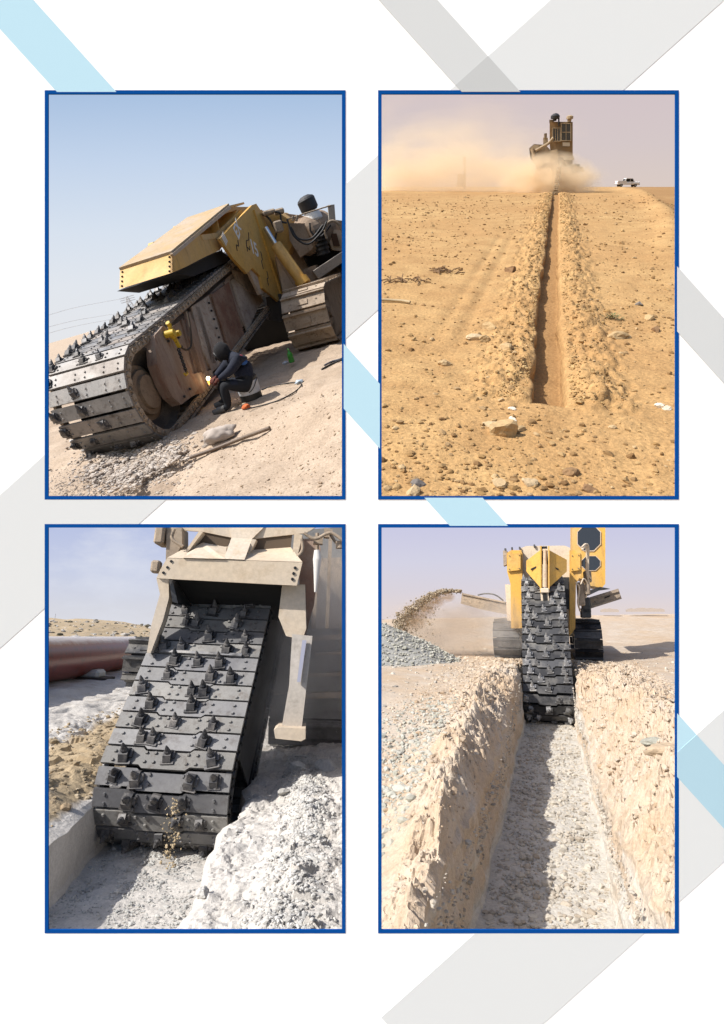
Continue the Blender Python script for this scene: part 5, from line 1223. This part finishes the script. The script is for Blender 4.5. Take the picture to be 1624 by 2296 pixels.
    # body and crawlers
    for (x0, y0, x1, y1, m_) in ((1440, 60, 1462, 560, mud_steel), (1512, 40, 1530, 560, mud_steel)): MB().prism([at(x, y, 6.6) for x, y in ((x0, y0), (x1, y0), (x1 - 20, y1), (x0 - 20, y1))], (0, .12, 0)).build('upright', m_, r)
    for (y0, h_, x0) in ((600, 26, 1400), (690, 14, 1440), (800, 18, 1400), (905, 30, 1190)): MB().prism([at(x, y, 7.1) for x, y in ((x0, y0), (1640, y0 - 12), (1640, y0 + h_ - 12), (x0, y0 + h_))], (0, .2, 0)).build('rail', mud_steel, r)
    MB().prism([at(x, y, 7.05) for x, y in ((1205, 912), (1290, 905), (1280, 1040), (1200, 1040))], (0, .3, 0)).build('step_box', steel_dark, r)
    g = paint('grey_body', (.13, .125, .12), (.23, .225, .215), .6, .6, .8)
    mb = MB(); mb.prism([at(x, y, 7.3) for x, y in ((1120, 60), (1700, 20), (1700, 1000), (1060, 980), (1090, 700))], (0, 2.6, 0)); mb.build('body', g, r)
    mb = MB(); mb.prism([at(x, y, 7.25) for x, y in ((1400, 200), (1580, 190), (1580, 560), (1420, 560))], (0, -.05, 0)); mb.build('body_panel', mud_steel, r)
    a = at(1205, 1010, 7.6); b = at(1640, 1010, 7.6); crawler(r, np.array([(a[0] + b[0]) / 2, 7.9 - o_[1], .62]), np.array([0, 1., 0]), np.array([0, 0, 1.]), np.array([1., 0, 0]), .55, 3.0, 30, b[0] - a[0], g, steel_black)
    T = 9.7; a = at(432, 740, T); b = at(560, 740, T); zb = at(480, 852, T)[2]; zt = at(480, 628, T)[2]; R2 = (zt - zb) / 2 - .03
    crawler(r, np.array([(a[0] + b[0]) / 2 + .1, T - o_[1] + R2, (zt + zb) / 2]), np.array([0, 1., 0]), np.array([0, 0, 1.]), np.array([1., 0, 0]), R2, 2.4, 24, b[0] - a[0] + .2, steel_dark, steel_black, .09)
p3_machine()
dm = dust_mat('grey_dust', (.88, .87, .86), 2.6 / K3, 1.6, .3, .75)
cloud_obj('dust', PL3, PL3.at(1420, 560, 6.7), (.95, .9, 1.3), dm, 'grey dust round the right side of the machine')
cloud_obj('dust', PL3, PL3.at(1200, 1000, 6.2), (.55, .6, .65), dust_mat('low_dust', (.88, .87, .86), 1.8 / K3, 2.4, .3, .75), 'dust beside the digging chain above the right bank')
# earth trickling off the chain
n = 260; q = PL3.at(690, 1600, 5.05); z = rng.uniform(-.62, .22, n); P = q + np.stack([rng.normal(0, .035, n), rng.normal(0, .03, n), z], -1)
tag(scatter('falling_earth', P, np.clip(rng.lognormal(-4.9, .5, n), .003, .02), stone('falling_clods', [(.42, .33, .2), (.52, .42, .28)]), PL3.M, 9, flat=.9), 'thin stream of earth trickling off the chain', None, None, 'stuff')

# ================================================================== lower right: trencher from behind, wide trench with spoil banks
def p4_ground():
    t = np.concatenate([np.geomspace(2.0, 17, 560), np.geomspace(17.1, 47, 110)])
    sL = np.concatenate([-np.geomspace(1.9, 34, 60)[::-1], np.linspace(-1.87, -.72, 74)])
    NW = 12; sM = np.concatenate([np.linspace(-.685, -.612, NW), np.linspace(-.60, .60, 34), np.linspace(.612, .685, NW)])
    sR = np.concatenate([np.linspace(.70, 2.4, 104), np.geomspace(2.44, 34, 60)])
    s = np.concatenate([sL, sM, sR])
    Sx, Ty = np.meshgrid(s, t, indexing='ij')
    i0, i1 = len(sL) + NW, len(sL) + NW + 34
    wob = .035 * fbm(Ty * 1.3, Sx * 0 + np.sign(Sx) * 3, 4, 3)
    z = p4_zc(Sx, Ty)
    floor = -1.3 + .012 * fbm(Sx * 6, Ty * 6, 3, 8) + .05 * np.clip(np.abs(Sx) - .42, 0, 1) ** 1.0
    z[i0:i1] = floor[i0:i1]
    # rows of the wall between floor and bank foot
    for j in range(NW):
        f = 1 - (j + .7) / (NW + .4)
        z[len(sL) + j] = floor[i0] + (z[len(sL) - 1] - floor[i0]) * f; z[i1 + NW - 1 - j] = floor[i1 - 1] + (z[i1 + NW] - floor[i1 - 1]) * f
    wall = (np.abs(Sx) > .605) & (np.abs(Sx) < .72)
    X = Sx + np.where(np.abs(Sx) > .58, wob, 0) + np.where(wall, .030 * fbm(Ty * 5, z * 9, 4, 5) + .022 * vnoise(Ty * 2.2, z * 14, 6), 0)
    dig = 1 - sstep(16.6, 17.0, Ty)                                   # the trench ends under the machine
    z = np.where(np.abs(Sx) < .72, z * dig + (1 - dig) * 0.0, z)
    Yy = Ty + .03 * vnoise(Sx * 4, Ty * 4, 9) * (np.abs(Sx) > .7)
    d = np.abs(Sx)
    tone = np.where(d < .615, .80, np.where(d < .70, .42 + .38 * vnoise(z * 9 + .4 * np.sin(Ty), Ty * .35, 51) + .12 * np.sign(Sx), sstep(1.15, .7, d) * .12 + .12 * fbm(Sx * .7, Ty * .7, 3, 77)))
    tone = tone + np.where((Sx < -1.3) & (Sx > -3.2), .30 * sstep(5.2, 7, Ty) * sstep(14, 9, Ty), 0)
    return X - .18, Yy, z, tone

def p4_z(x, t): return p4_zc(np.asarray(x, float) + .18, t)
def p4_zc(s, t):
    """height by distance from the trench centre line and along it"""
    s, t = np.broadcast_arrays(np.asarray(s, float), np.asarray(t, float))
    far = [(8, 0), (20, 0), (25, .22), (32, .68), (46, 1.48)]
    lev = lerp(t, [(2, -.78), (4.5, -.70), (6.3, -.38), (8, -.12), (10, 0)] + far[1:])
    cz = lerp(t, [(2, -.48), (3.3, -.40), (4.3, -.30), (6.3, -.08), (9, .03), (14, .05), (17, .0), (19, 0)]) - lev * (t < 20)
    cs = lerp(t, [(2, .82), (3.3, .84), (4.3, .88), (6.5, 1.02), (9, 1.2), (12, 1.27), (20, 1.27)])
    wt = lerp(t, [(2, -.78), (4.2, -.73), (6.2, -.58), (9, -.60), (11, -.42), (14, -.1), (17, 0), (20, 0)]) + lev * (t >= 20)
    x = -s; cs = cs * .86 + .07 * fbm(t * .9, t * 0, 4, 61)
    zl = np.where(x < cs, wt + (lev + cz - wt) * np.clip((x - .66) / (cs - .66), 0, 1) ** .9, lev + cz * np.clip((cs + .75 - x) / .75, 0, 1) ** 1.2)
    levR = lerp(t, [(2, -.1), (5, 0)] + far)
    cR = lerp(t, [(2, .34), (6, .24), (8, .17), (13.4, .04), (17, .0), (19, 0)])
    wr = lerp(t, [(2, -.33), (4.4, -.38), (7.7, -.90), (10.3, -.98), (13, -.55), (16, -.05), (17, 0), (20, 0)]) + levR * (t >= 20)
    c2 = 1.58 + .10 * fbm(t * .8, t * 0 + 4, 4, 62)
    zr = np.where(s < c2, wr + (levR + cR - wr) * np.clip((s - .64) / (c2 - .64), 0, 1) ** .8, levR + cR * np.clip((c2 + .9 - s) / .9, 0, 1) ** 1.2)
    z = np.where(s < 0, zl, zr)
    bank = sstep(.66, .8, np.abs(s)) * sstep(2.7, 1.6, np.abs(s)) * sstep(19, 16, t) * np.where(s < 0, .12 + .88 * sstep(cs + .45, cs + .05, x), 1)
    r = .075 * fbm(s * 2.6, t * 2.6, 5, 21) + .10 * (.5 - np.abs(fbm(s * 4.5, t * 4.5, 4, 22))) + .05 * np.abs(fbm(s * 13, t * 13, 3, 25, .65)) + .085 * chunks(s + .05 * fbm(s * 9, t * 9, 2, 27), t, .22, 3) + .055 * chunks(s, t, .10, 5)
    return z + bank * r + .012 * fbm(s * 2, t * 2, 4, 23) * sstep(.7, 1.2, np.abs(s)) + (1 - bank) * .018 * fbm(s * .8, t * .8, 3, 24)

p4_soil = soil('beige_earth', (.55, .48, .40), (.52, .395, .275), (.56, .53, .475), .55, 3.2, 40, .03, K4)
X, Y, Z, tn = p4_ground()
tag(grid_obj('ground', X, Y, Z, p4_soil, PL4.M, tn, False, keep=PL4.keep), 'pale beige ground with a wide flat bottomed trench between spoil banks', None, None, 'structure')

p4_stone = stone('pale_stone', [(.34, .31, .27), (.46, .42, .36), (.54, .50, .43), (.40, .34, .27), (.50, .46, .39)])
p4_grey = stone('grey_green_stone', [(.33, .325, .275), (.41, .405, .345), (.49, .475, .42), (.36, .34, .285)])
rng = np.random.default_rng(41)
n = 8500
t = 3.6 + (15.4 - 3.6) * rng.uniform(0, 1, n) ** 1.5; s = rng.uniform(-.58, .58, n) - .18
sz = np.clip(rng.lognormal(-4.1, .55, n), .006, .06)
tag(scatter('gravel', np.stack([s, t, np.full(n, -1.3)], -1), sz, p4_stone, PL4.M, 1), 'loose crushed stone on the trench floor', None, None, 'stuff')
n = 17000
t = 2.4 + 16 * rng.uniform(0, 1, n) ** 1.4; sd = rng.choice([-1, 1], n, p=[.45, .55]); s = sd * (.70 + 1.9 * rng.beta(1.3, 1.8, n)) - .18
sz = np.clip(rng.lognormal(-4.15, .6, n), .007, .07) * (.5 + .055 * t)
tag(scatter('rubble', np.stack([s, t, p4_z(s, t)], -1), sz, stone('bank_clods', [(.50, .39, .28), (.54, .46, .36), (.40, .29, .19), (.52, .46, .38), (.45, .34, .23)]), PL4.M, 2, sink=.4), 'clods and broken stone on the two spoil banks', None, None, 'stuff')
n = 1300
t = 4.6 + 5.5 * rng.beta(1.5, 2, n); s = -(1.22 + 1.15 * rng.beta(1.3, 2.4, n) + .035 * t)
sz = np.clip(rng.lognormal(-3.8, .45, n), .012, .06)
tag(scatter('rubble', np.stack([s, t, p4_z(s, t)], -1), sz, p4_grey, PL4.M, 3), 'grey green broken stone strewn beside the left bank', None, None, 'stuff')
n = 1600
t = 8 + 14 * rng.uniform(0, 1, n); s = rng.choice([-1, 1], n) * rng.uniform(2.3, 8, n)
sz = np.clip(rng.lognormal(-3.6, .5, n), .012, .08)
tag(scatter('rubble', np.stack([s, t, p4_z(s, t)], -1), sz, p4_stone, PL4.M, 4), 'small stones scattered on the flat ground beyond the banks', None, None, 'stuff')

n = 3200; t = 2.6 + 12 * rng.uniform(0, 1, n) ** 1.3; sd = rng.choice([-1, 1], n); top = p4_zc(sd * .70, t); z = -1.28 + (top + 1.25) * rng.uniform(0, 1, n)
tag(scatter('wall_stones', np.stack([-.18 + sd * (.655 - .04 * (z + 1.3) / (top + 1.3)) + .035 * fbm(t * 1.3, np.sign(sd) * 3, 4, 3), t, z], -1), np.clip(rng.lognormal(-4.4, .5, n), .006, .04), p4_stone, PL4.M, 14, sink=.5), 'stones stuck in the cut walls of the wide trench', None, None, 'stuff')
p4_brown = stone('brown_rock', [(.40, .30, .20), (.47, .37, .26), (.44, .36, .27)])
stone_at(PL4, p4_z, 1540, 1235, .25, .24, 5, p4_brown, 'rock', 'biggest brown slab of rock on the right spoil bank', None, (1.2, .7, .42), .3, 'rock', 3)
stone_at(PL4, p4_z, 1480, 1165, .3, .16, 6, p4_grey, 'rock', 'flat grey rock just above the brown slab on the right bank', None, (1.1, .7, .45), -.2, 'rock', 3)
stone_at(PL4, p4_z, 140, 1410, -.2, .10, 7, p4_grey, 'rock', 'flat grey green rock at the left foot of the left bank', None, (1.2, .8, .5), .4, 'rock')
stone_at(PL4, p4_z, 195, 1450, -.3, .07, 8, p4_grey, 'rock', 'smaller grey rock just right of the flat grey green one', None, (1.1, .8, .6), 1.0, 'rock')
fz = lambda x, y: -1.3
for (zx, zy, r, sd, lab) in ((1010, 2015, .065, 9, 'largest rounded grey stone low on the trench floor'), (935, 1955, .045, 10, 'mid sized grey stone up and left of the largest floor stone'), (1085, 1985, .04, 11, 'stone right of the largest one on the trench floor'), (785, 1765, .06, 12, 'pale angular stone at the shadow edge of the trench floor'), (1165, 2115, .035, 13, 'pale stone by the right wall foot low on the trench floor'), (760, 1530, .06, 14, 'whitish lump at the shadow edge halfway up the trench floor')):
    stone_at(PL4, fz, zx, zy, -1.3, r, sd, p4_stone, 'stone', lab, None, (1, .8, .65), sd, 'stone')

# heap of grey gravel on the left
hp = PL4.at(60, 700, 16.5); hc = np.array([hp[0] - .2, 16.8]); 
def heap_z(x, y): return p4_z(x, y) + 1.15 * np.clip(1 - np.hypot((x - hc[0]) / 2.4, (y - hc[1]) / 1.9), 0, 1) ** .85
a = np.linspace(0, 2 * np.pi, 64); r = np.linspace(0, 1.04, 26); A, Rr = np.meshgrid(a, r, indexing='ij')
hx, hy = hc[0] + 2.4 * Rr * np.cos(A), hc[1] + 1.9 * Rr * np.sin(A)
A4 = np.array(PL4.M); loc4 = lambda w: PL4.keep(w @ A4[:3, :3].T + A4[:3, 3])
gp = thing('gravel_heap', 'heap of grey crushed stone left of the machine under the flying spoil', 'gravel heap', PL4.M)
o = grid_obj('mound', hx, hy, heap_z(hx, hy) + .03 * fbm(hx * 6, hy * 6, 3, 4) - .015,  soil('grey_gravel', (.36, .355, .33), (.30, .295, .275), None, .8, 8, 45, .03, K4), Matrix.Identity(4), keep=loc4); o.parent = gp
n = 2600; rr = np.sqrt(rng.uniform(0, 1, n)); a = rng.uniform(0, 6.283, n); x = hc[0] + 2.45 * rr * np.cos(a); y = hc[1] + 1.95 * rr * np.sin(a); m = loc4(np.stack([x, y, heap_z(x, y)], -1)); x, y = x[m], y[m]; n = len(x)
o = scatter('loose_stone', np.stack([x, y, heap_z(x, y)], -1), np.clip(rng.lognormal(-3.4, .4, n), .015, .09), p4_grey, Matrix.Identity(4), 5); o.parent = gp; o['kind'] = 'stuff'
stone_at(PL4, heap_z, 262, 660, .2, .20, 16, p4_brown, 'rock', 'brown boulder lying at the right foot of the gravel heap', None, (1.1, .8, .7), .4, 'rock')

# long low banks on the horizon at right
for (x0, x1, zy, h, lab) in ((1190, 1285, 464, 9, 'short low dark bank far off right of the conveyor'), (1325, 1525, 462, 10, 'long low dark bank far off at the right horizon')):
    a_, b_ = PL4.at(x0, zy, 40.5), PL4.at(x1, zy, 40.5); n = 24; mb = MB(); q = []
    for i in range(n + 1):
        f = i / n; q.append(a_ + (b_ - a_) * f + np.array([0, 0, .10 * (math.sin(math.pi * f) ** .4) * (1 + .35 * vnoise(f * 9, x0, 3))]))
    mb.prism([a_ - np.array([0, 0, .14])] + [p for p in q] + [b_ - np.array([0, 0, .14])], (0, .4, 0))
    tag(mb.build('low_bank', plain('far_bank_soil', (.34, .29, .25), .95), None, PL4.M), lab, 'earth bank')

# the trencher
def p4_machine():
    r = thing('trencher', 'yellow trencher seen from behind with octagon windowed cab above the wide trench', 'trencher', PL4.place((-.18, 18, 0)))
    o_ = np.array([-.18, 18., 0]); at = lambda zx, zy, T: PL4.at(zx, zy, T * 1.13) - o_
    th = math.radians(54); U = np.array([0, math.cos(th), math.sin(th)]); W = np.array([1., 0, 0]); V = np.cross(W, U)
    C = np.array([-.17, 15.25, -.70]) - o_; R = .54; L = 3.15
    bolts = [(x, y) for x in (-.5, -.38, .02, .40, .52) for y in (-.05, .04)]
    pk = [[-.80, -.30, .78], [-.62, .62, .05], [-.88, .40, .88], [-.7, .7, -.02], [-.82, .82, -.45], [-.66, .66, .12]]
    build_chain(r, C, U, V, W, R, L, 40, 1.20, ([steel_dark, steel_black], bright_tooth, steel_black), pk, .045, .045, bolts, .2, 1.1, (1, -1), .35, True)
    mb = MB(); mb.box(C + U * (L / 2 + .1), (.9, L, .62), W, U, V); mb.cyl(C - W * .45, C + W * .45, .36, .36, 18); mb.build('boom', steel_black, r)
    # crawlers
    for (sx, x0, x1, m) in ((-1, 625, 765, steel_dark), (1, 1052, 1200, steel_black)):
        a = at(x0, 620, 16.0); b = at(x1, 620, 16.0); w = b[0] - a[0]; cx = (a[0] + b[0]) / 2
        crawler(r, np.array([cx, .65, .60]), np.array([0, 1., 0]), np.array([0, 0, 1.]), W, .57, 3.6, 36, w, m, steel_black)
    # chassis between and above the crawlers
    mb = MB(); mb.box((-.05, 2.6, 1.15), (2.0, 3.4, .9), bev=.06); mb.box((-.05, 2.2, 1.95), (1.7, 2.6, .8), bev=.06); mb.build('chassis', dusty_tan, r)
    # two big posts either side of the chain
    for (xs, name) in (((697, 778), 'left'), ((1027, 1090), 'right')):
        T = 15.3; mb = MB()
        a, b = xs
        if name == 'left': pol = [(a, 165), (a + 22, 150), (b - 4, 150), (b, 170), (b, 470), (b, 560), (a + 22, 560), (a + 20, 330), (a + 2, 262)]
        else: pol = [(a, 150), (b - 6, 150), (b, 165), (b, 270), (b - 30, 330), (b - 34, 560), (a, 600), (a, 470)]
        mb.prism([at(x, y, T) for x, y in pol], (0, .75, 0))
        p = mb.build('side_post', yellow, r)
        c = MB(); c.prism([at(x, y, T - .005) for x, y in ((a + 6, 172), (b - 8, 166), (b - 8, 255), (a + 8, 262))], (0, -.09, 0)); c.build('cover_box', yellow_clean, p)
        q = MB(); bolt_row(q, at(a + 14, 180, T - .095), at(b - 16, 176, T - .095), 2, (0, -1, 0), .018); bolt_row(q, at(a + 14, 250, T - .095), at(b - 16, 246, T - .095), 2, (0, -1, 0), .018); q.build('bolts', steel_dark, p)
    mb = MB(); mb.prism([at(x, y, 15.32) for x, y in ((677, 152), (697, 152), (697, 225), (680, 232))], (0, .4, 0)); mb.build('side_plate', mud_steel, r)
    # dusty beam across the top and the pointed yellow hood with its cylinder
    mb = MB(); mb.prism([at(x, y, 15.55) for x, y in ((768, 140), (800, 128), (1000, 126), (1030, 138), (1030, 292), (768, 292))], (0, .5, 0)); mb.build('top_beam', dusty_tan, r)
    k0, k1 = 14.85, 14.5
    for pts in (((800, 205, k0), (872, 150, k1), (872, 345, k1), (800, 262, k0)), ((1012, 200, k0), (920, 150, k1), (920, 345, k1), (1012, 262, k0))):
        mb = MB(); mb.prism([at(*p) for p in pts], (0, .03, 0)); h = mb.build('hood_panel', yellow_clean, r)
        s = 1 if pts[0][0] > 900 else -1
        mb = MB(); mb.prism([at(*p) for p in ((896 + s * 40, 232, k1 + .11), (896 + s * 74, 248, k0 - .16), (896 + s * 72, 256, k0 - .16), (896 + s * 40, 242, k1 + .11))], (0, -.03, 0)); mb.build('slot', black_in, h)
    for x in (872, 914):
        mb = MB(); mb.prism([at(x, 128, k1 - .06), at(x + 7, 128, k1 - .06), at(x + 7, 372, k1 - .06), at(x, 372, k1 - .06)], (0, .3, 0)); mb.build('cheek_plate', yellow, r)
    mb = MB(); mb.box(at(897, 245, k1 + .12), (.2, .02, 1.28)); mb.build('recess', black_in, r)
    mb = MB(); mb.cyl(at(897, 150, k1), at(897, 236, k1), .055, .055, 12); mb.cyl(at(897, 225, k1), at(897, 345, k1), .072, .072, 12); mb.cyl(at(882, 150, k1), at(912, 150, k1), .04, .04, 10)
    cy = mb.build('hydraulic_cylinder', yellow_dust, r); mb = MB(); mb.cyl(at(897, 340, k1), at(897, 360, k1), .04, .04, 10); mb.build('rod', chrome, cy)
    mb = MB(); mb.box(at(897, 362, k1), (.23, .2, .14), bev=.02); mb.box(at(897, 400, k1 + .05), (.22, .12, .26)); mb.build('cylinder_foot', dusty_tan, r)
    mb = MB(); mb.box(at(897, 398, k1 - .02), (.11, .03, .24)); mb.build('foot_recess', black_in, r)
    mb = MB(); mb.prism([at(x, y, 15.56) for x, y in ((780, 286), (1024, 286), (1024, 460), (780, 460))], (0, .02, 0)); mb.build('back_wall', steel_black, r)
    # cab with octagon windows
    T = 17.0; mb = MB()
    pol = [(1040, -90), (1214, -90), (1214, 326), (1198, 346), (1140, 340), (1092, 300), (1040, 290)]
    mb.prism([at(x, y, T) for x, y in pol], (0, 1.7, 0)); cab = mb.build('cab', yellow, r)
    for (x0, y0, x1, y1, c) in ((1069, 22, 1187, 152, 34), (1090, 182, 1186, 256, 24)):
        oc = [(x0 + c, y0), (x1 - c, y0), (x1, y0 + c), (x1, y1 - c), (x1 - c, y1), (x0 + c, y1), (x0, y1 - c), (x0, y0 + c)]
        cxm, cym = (x0 + x1) / 2, (y0 + y1) / 2
        mb = MB(); mb.prism([at(x, y, T - .004) for x, y in oc], (0, -.012, 0)); w = mb.build('window', glass_d, cab)
        fr = MB(); n = 8
        for i in range(n):
            a, b = oc[i], oc[(i + 1) % n]; f = 1.07; e = lambda p: (cxm + (p[0] - cxm) * f, cym + (p[1] - cym) * f)
            fr.prism([at(*p, T - .006) for p in (a, b, e(b), e(a))], (0, -.028, 0))
        fr.build('window_frame', yellow_dust, w)
    mb = MB(); mb.prism([at(x, y, T - .01) for x, y in ((1148, 60), (1166, 60), (1160, 150), (1144, 150))], (0, -.006, 0)); 
    # hoses and pipework beside the cab
    for pts, rad in ((((1092, 150), (1108, 128), (1118, 150), (1116, 250), (1128, 330)), .035), (((1090, 135), (1112, 118), (1126, 140), (1124, 260), (1136, 300)), .028), (((1085, 330), (1100, 300), (1120, 330), (1112, 400)), .022), (((1060, 320), (1078, 350), (1070, 420), (1082, 470)), .026)):
        hose('hose', [at(x, y, 15.25 + .1 * i) for i, (x, y) in enumerate(pts)], rad, dusty_tan, r)
    mb = MB(); mb.box(at(1120, 290, 15.8), (.22, .3, .35), bev=.03); mb.box(at(1085, 380, 15.6), (.2, .3, .7), bev=.03); mb.cyl(at(1118, 330, 15.5), at(1118, 380, 15.5), .09, .09, 12); mb.build('valve_block', mud_steel, r)
    # conveyors
    mb = MB(); mb.prism([at(x, y, 16.6) for x, y in ((1105, 405), (1282, 351), (1300, 405), (1120, 462))], (0, .85, 0)); cv = mb.build('conveyor', mud_steel, r)
    mb = MB(); mb.prism([at(x, y, 16.58) for x, y in ((1108, 412), (1283, 358), (1286, 366), (1110, 420))], (0, -.04, 0)); mb.prism([at(x, y, 16.58) for x, y in ((1118, 452), (1296, 394), (1299, 403), (1121, 461))], (0, -.04, 0)); mb.build('flange', mud_steel, cv)
    mb = MB(); mb.prism([at(x, y, 16.58) for x, y in ((1208, 398), (1238, 386), (1240, 392), (1210, 404))], (0, -.02, 0)); mb.build('slot', black_in, cv)
    mb = MB(); mb.prism([at(x, y, 16.7) for x, y in ((1098, 372), (1185, 342), (1240, 352), (1185, 360), (1100, 400))], (0, .5, 0)); mb.build('cover_plate', steel_dark, cv)
    mb = MB(); mb.prism([at(x, y, 16.6) for x, y in ((462, 374), (480, 378), (690, 422), (720, 440), (720, 492), (560, 460), (456, 430))], (0, .85, 0)); cv = mb.build('conveyor', mud_steel, r)
    mb = MB(); mb.prism([at(x, y, 16.58) for x, y in ((462, 374), (690, 420), (690, 428), (461, 382))], (0, -.04, 0)); mb.prism([at(x, y, 16.58) for x, y in ((457, 422), (560, 452), (720, 482), (720, 492), (560, 460), (456, 430))], (0, -.04, 0)); mb.build('flange', mud_steel, cv)
    hose('hose', [at(x, y, 16.7) for x, y in ((545, 385), (580, 378), (620, 380), (650, 392), (680, 415))], .025, steel_dark, r)
    mb = MB(); mb.box(at(1112, 440, 16.2), (.26, .4, .5), bev=.04); mb.box(at(1110, 480, 16.2), (.3, .4, .3), bev=.03)
    for x in (1098, 1112): mb.cyl(at(x, 330, 16.3), at(x, 440, 16.3), .02, .02, 8)
    mb.build('conveyor_mount', steel_black, r)
    mb = MB(); mb.prism([at(x, y, 15.9) for x, y in ((688, 330), (770, 330), (770, 520), (700, 520))], (0, .9, 0)); mb.build('side_housing', dusty_tan, r)
    for (x, y, s_) in ((725, 142, .05), (765, 140, .05), (690, 148, .06), (842, 128, .05)):
        mb = MB(); mb.box(at(x, y, 15.5), (s_, .1, .09), bev=.01); mb.build('lug', steel_dark, r)
p4_machine()

# spoil thrown off the conveyor, and the dust below it
path = [(455, 365), (400, 366), (345, 372), (290, 398), (235, 438), (185, 480), (148, 520), (128, 560)]
P = np.array(arc3([PL4.at(x, y, 17.9) for x, y in path], 12))
n = 2600; i = rng.integers(0, len(P), n); w = .05 + .26 * (i / len(P)) ** 1.2; q = P[i] + rng.normal(size=(n, 3)) * w[:, None] * np.array([.5, .8, .45])
tag(scatter('flying_rubble', q, np.clip(rng.lognormal(-3.9, .5, n), .010, .08), stone('flying_clods', [(.22, .17, .11), (.33, .25, .16), (.42, .34, .24), (.27, .24, .19)]), PL4.M, 6, flat=.8), 'clods flying in an arc from the left conveyor onto the heap', None, None, 'stuff')
n = 1300; i = rng.integers(len(P) // 3, len(P), n); q = P[i] + rng.normal(size=(n, 3)) * np.array([.16, .25, .05]); q[:, 2] -= rng.exponential(.42, n); m = q[:, 2] > p4_z(q[:, 0], q[:, 1]) + .02; q = q[m]
tag(scatter('falling_rubble', q, np.clip(rng.lognormal(-4.3, .5, len(q)), .007, .05), bpy.data.materials['flying_clods'], PL4.M, 16, flat=.9), 'fine earth dropping out of the flying arc towards the heap', None, None, 'stuff')
dst = dust_mat('spoil_dust', (.88, .78, .66), 2.2 / K4, 2.2, .36, .75)
dsb = dust_mat('brown_spoil_dust', (.72, .55, .37), 5.0 / K4, 3.0, .34, .66)
for (a, b, rr_) in ((1, 2, .2), (2, 3, .3), (3, 4, .42), (4, 6, .55)):
    p, q = PL4.at(*path[a], 17.9), PL4.at(*path[b], 17.9); d = q - p; Ln = np.linalg.norm(d)
    cloud_obj('dust', PL4, (p + q) / 2 - np.array([-.1, 0, .16]), (Ln * .75, .5, rr_), dsb, 'brown dust round the flying spoil', 0, -math.atan2(d[2], d[0]))
cloud_obj('dust', PL4, PL4.at(400, 560, 18.8), (2.6, 1.2, 1.35), dst, 'pale dust hanging below the flying spoil')
cloud_obj('dust', PL4, PL4.at(690, 530, 17.3), (.95, 1.0, 1.2), dust_mat('machine_dust', (.86, .84, .82), 1.1 / K4, 2.0, .3, .8), 'pale dust drifting over the left crawler')
for (zx, zy, r_) in ((245, 602, .05), (160, 512, .04), (140, 495, .035)):
    p = PL4.at(zx, zy, 17.9)
    tag(link('flying_clod', rock_mesh('flying_clod', zx, p4_brown, 2), None, PL4.place(p) @ Matrix.Scale(r_, 4)), {245: 'dark clod falling alone right of the spoil arc', 160: 'clod in the air at the outer edge of the arc', 140: 'topmost clod in the air left of the spoil arc'}[zx], 'clod')
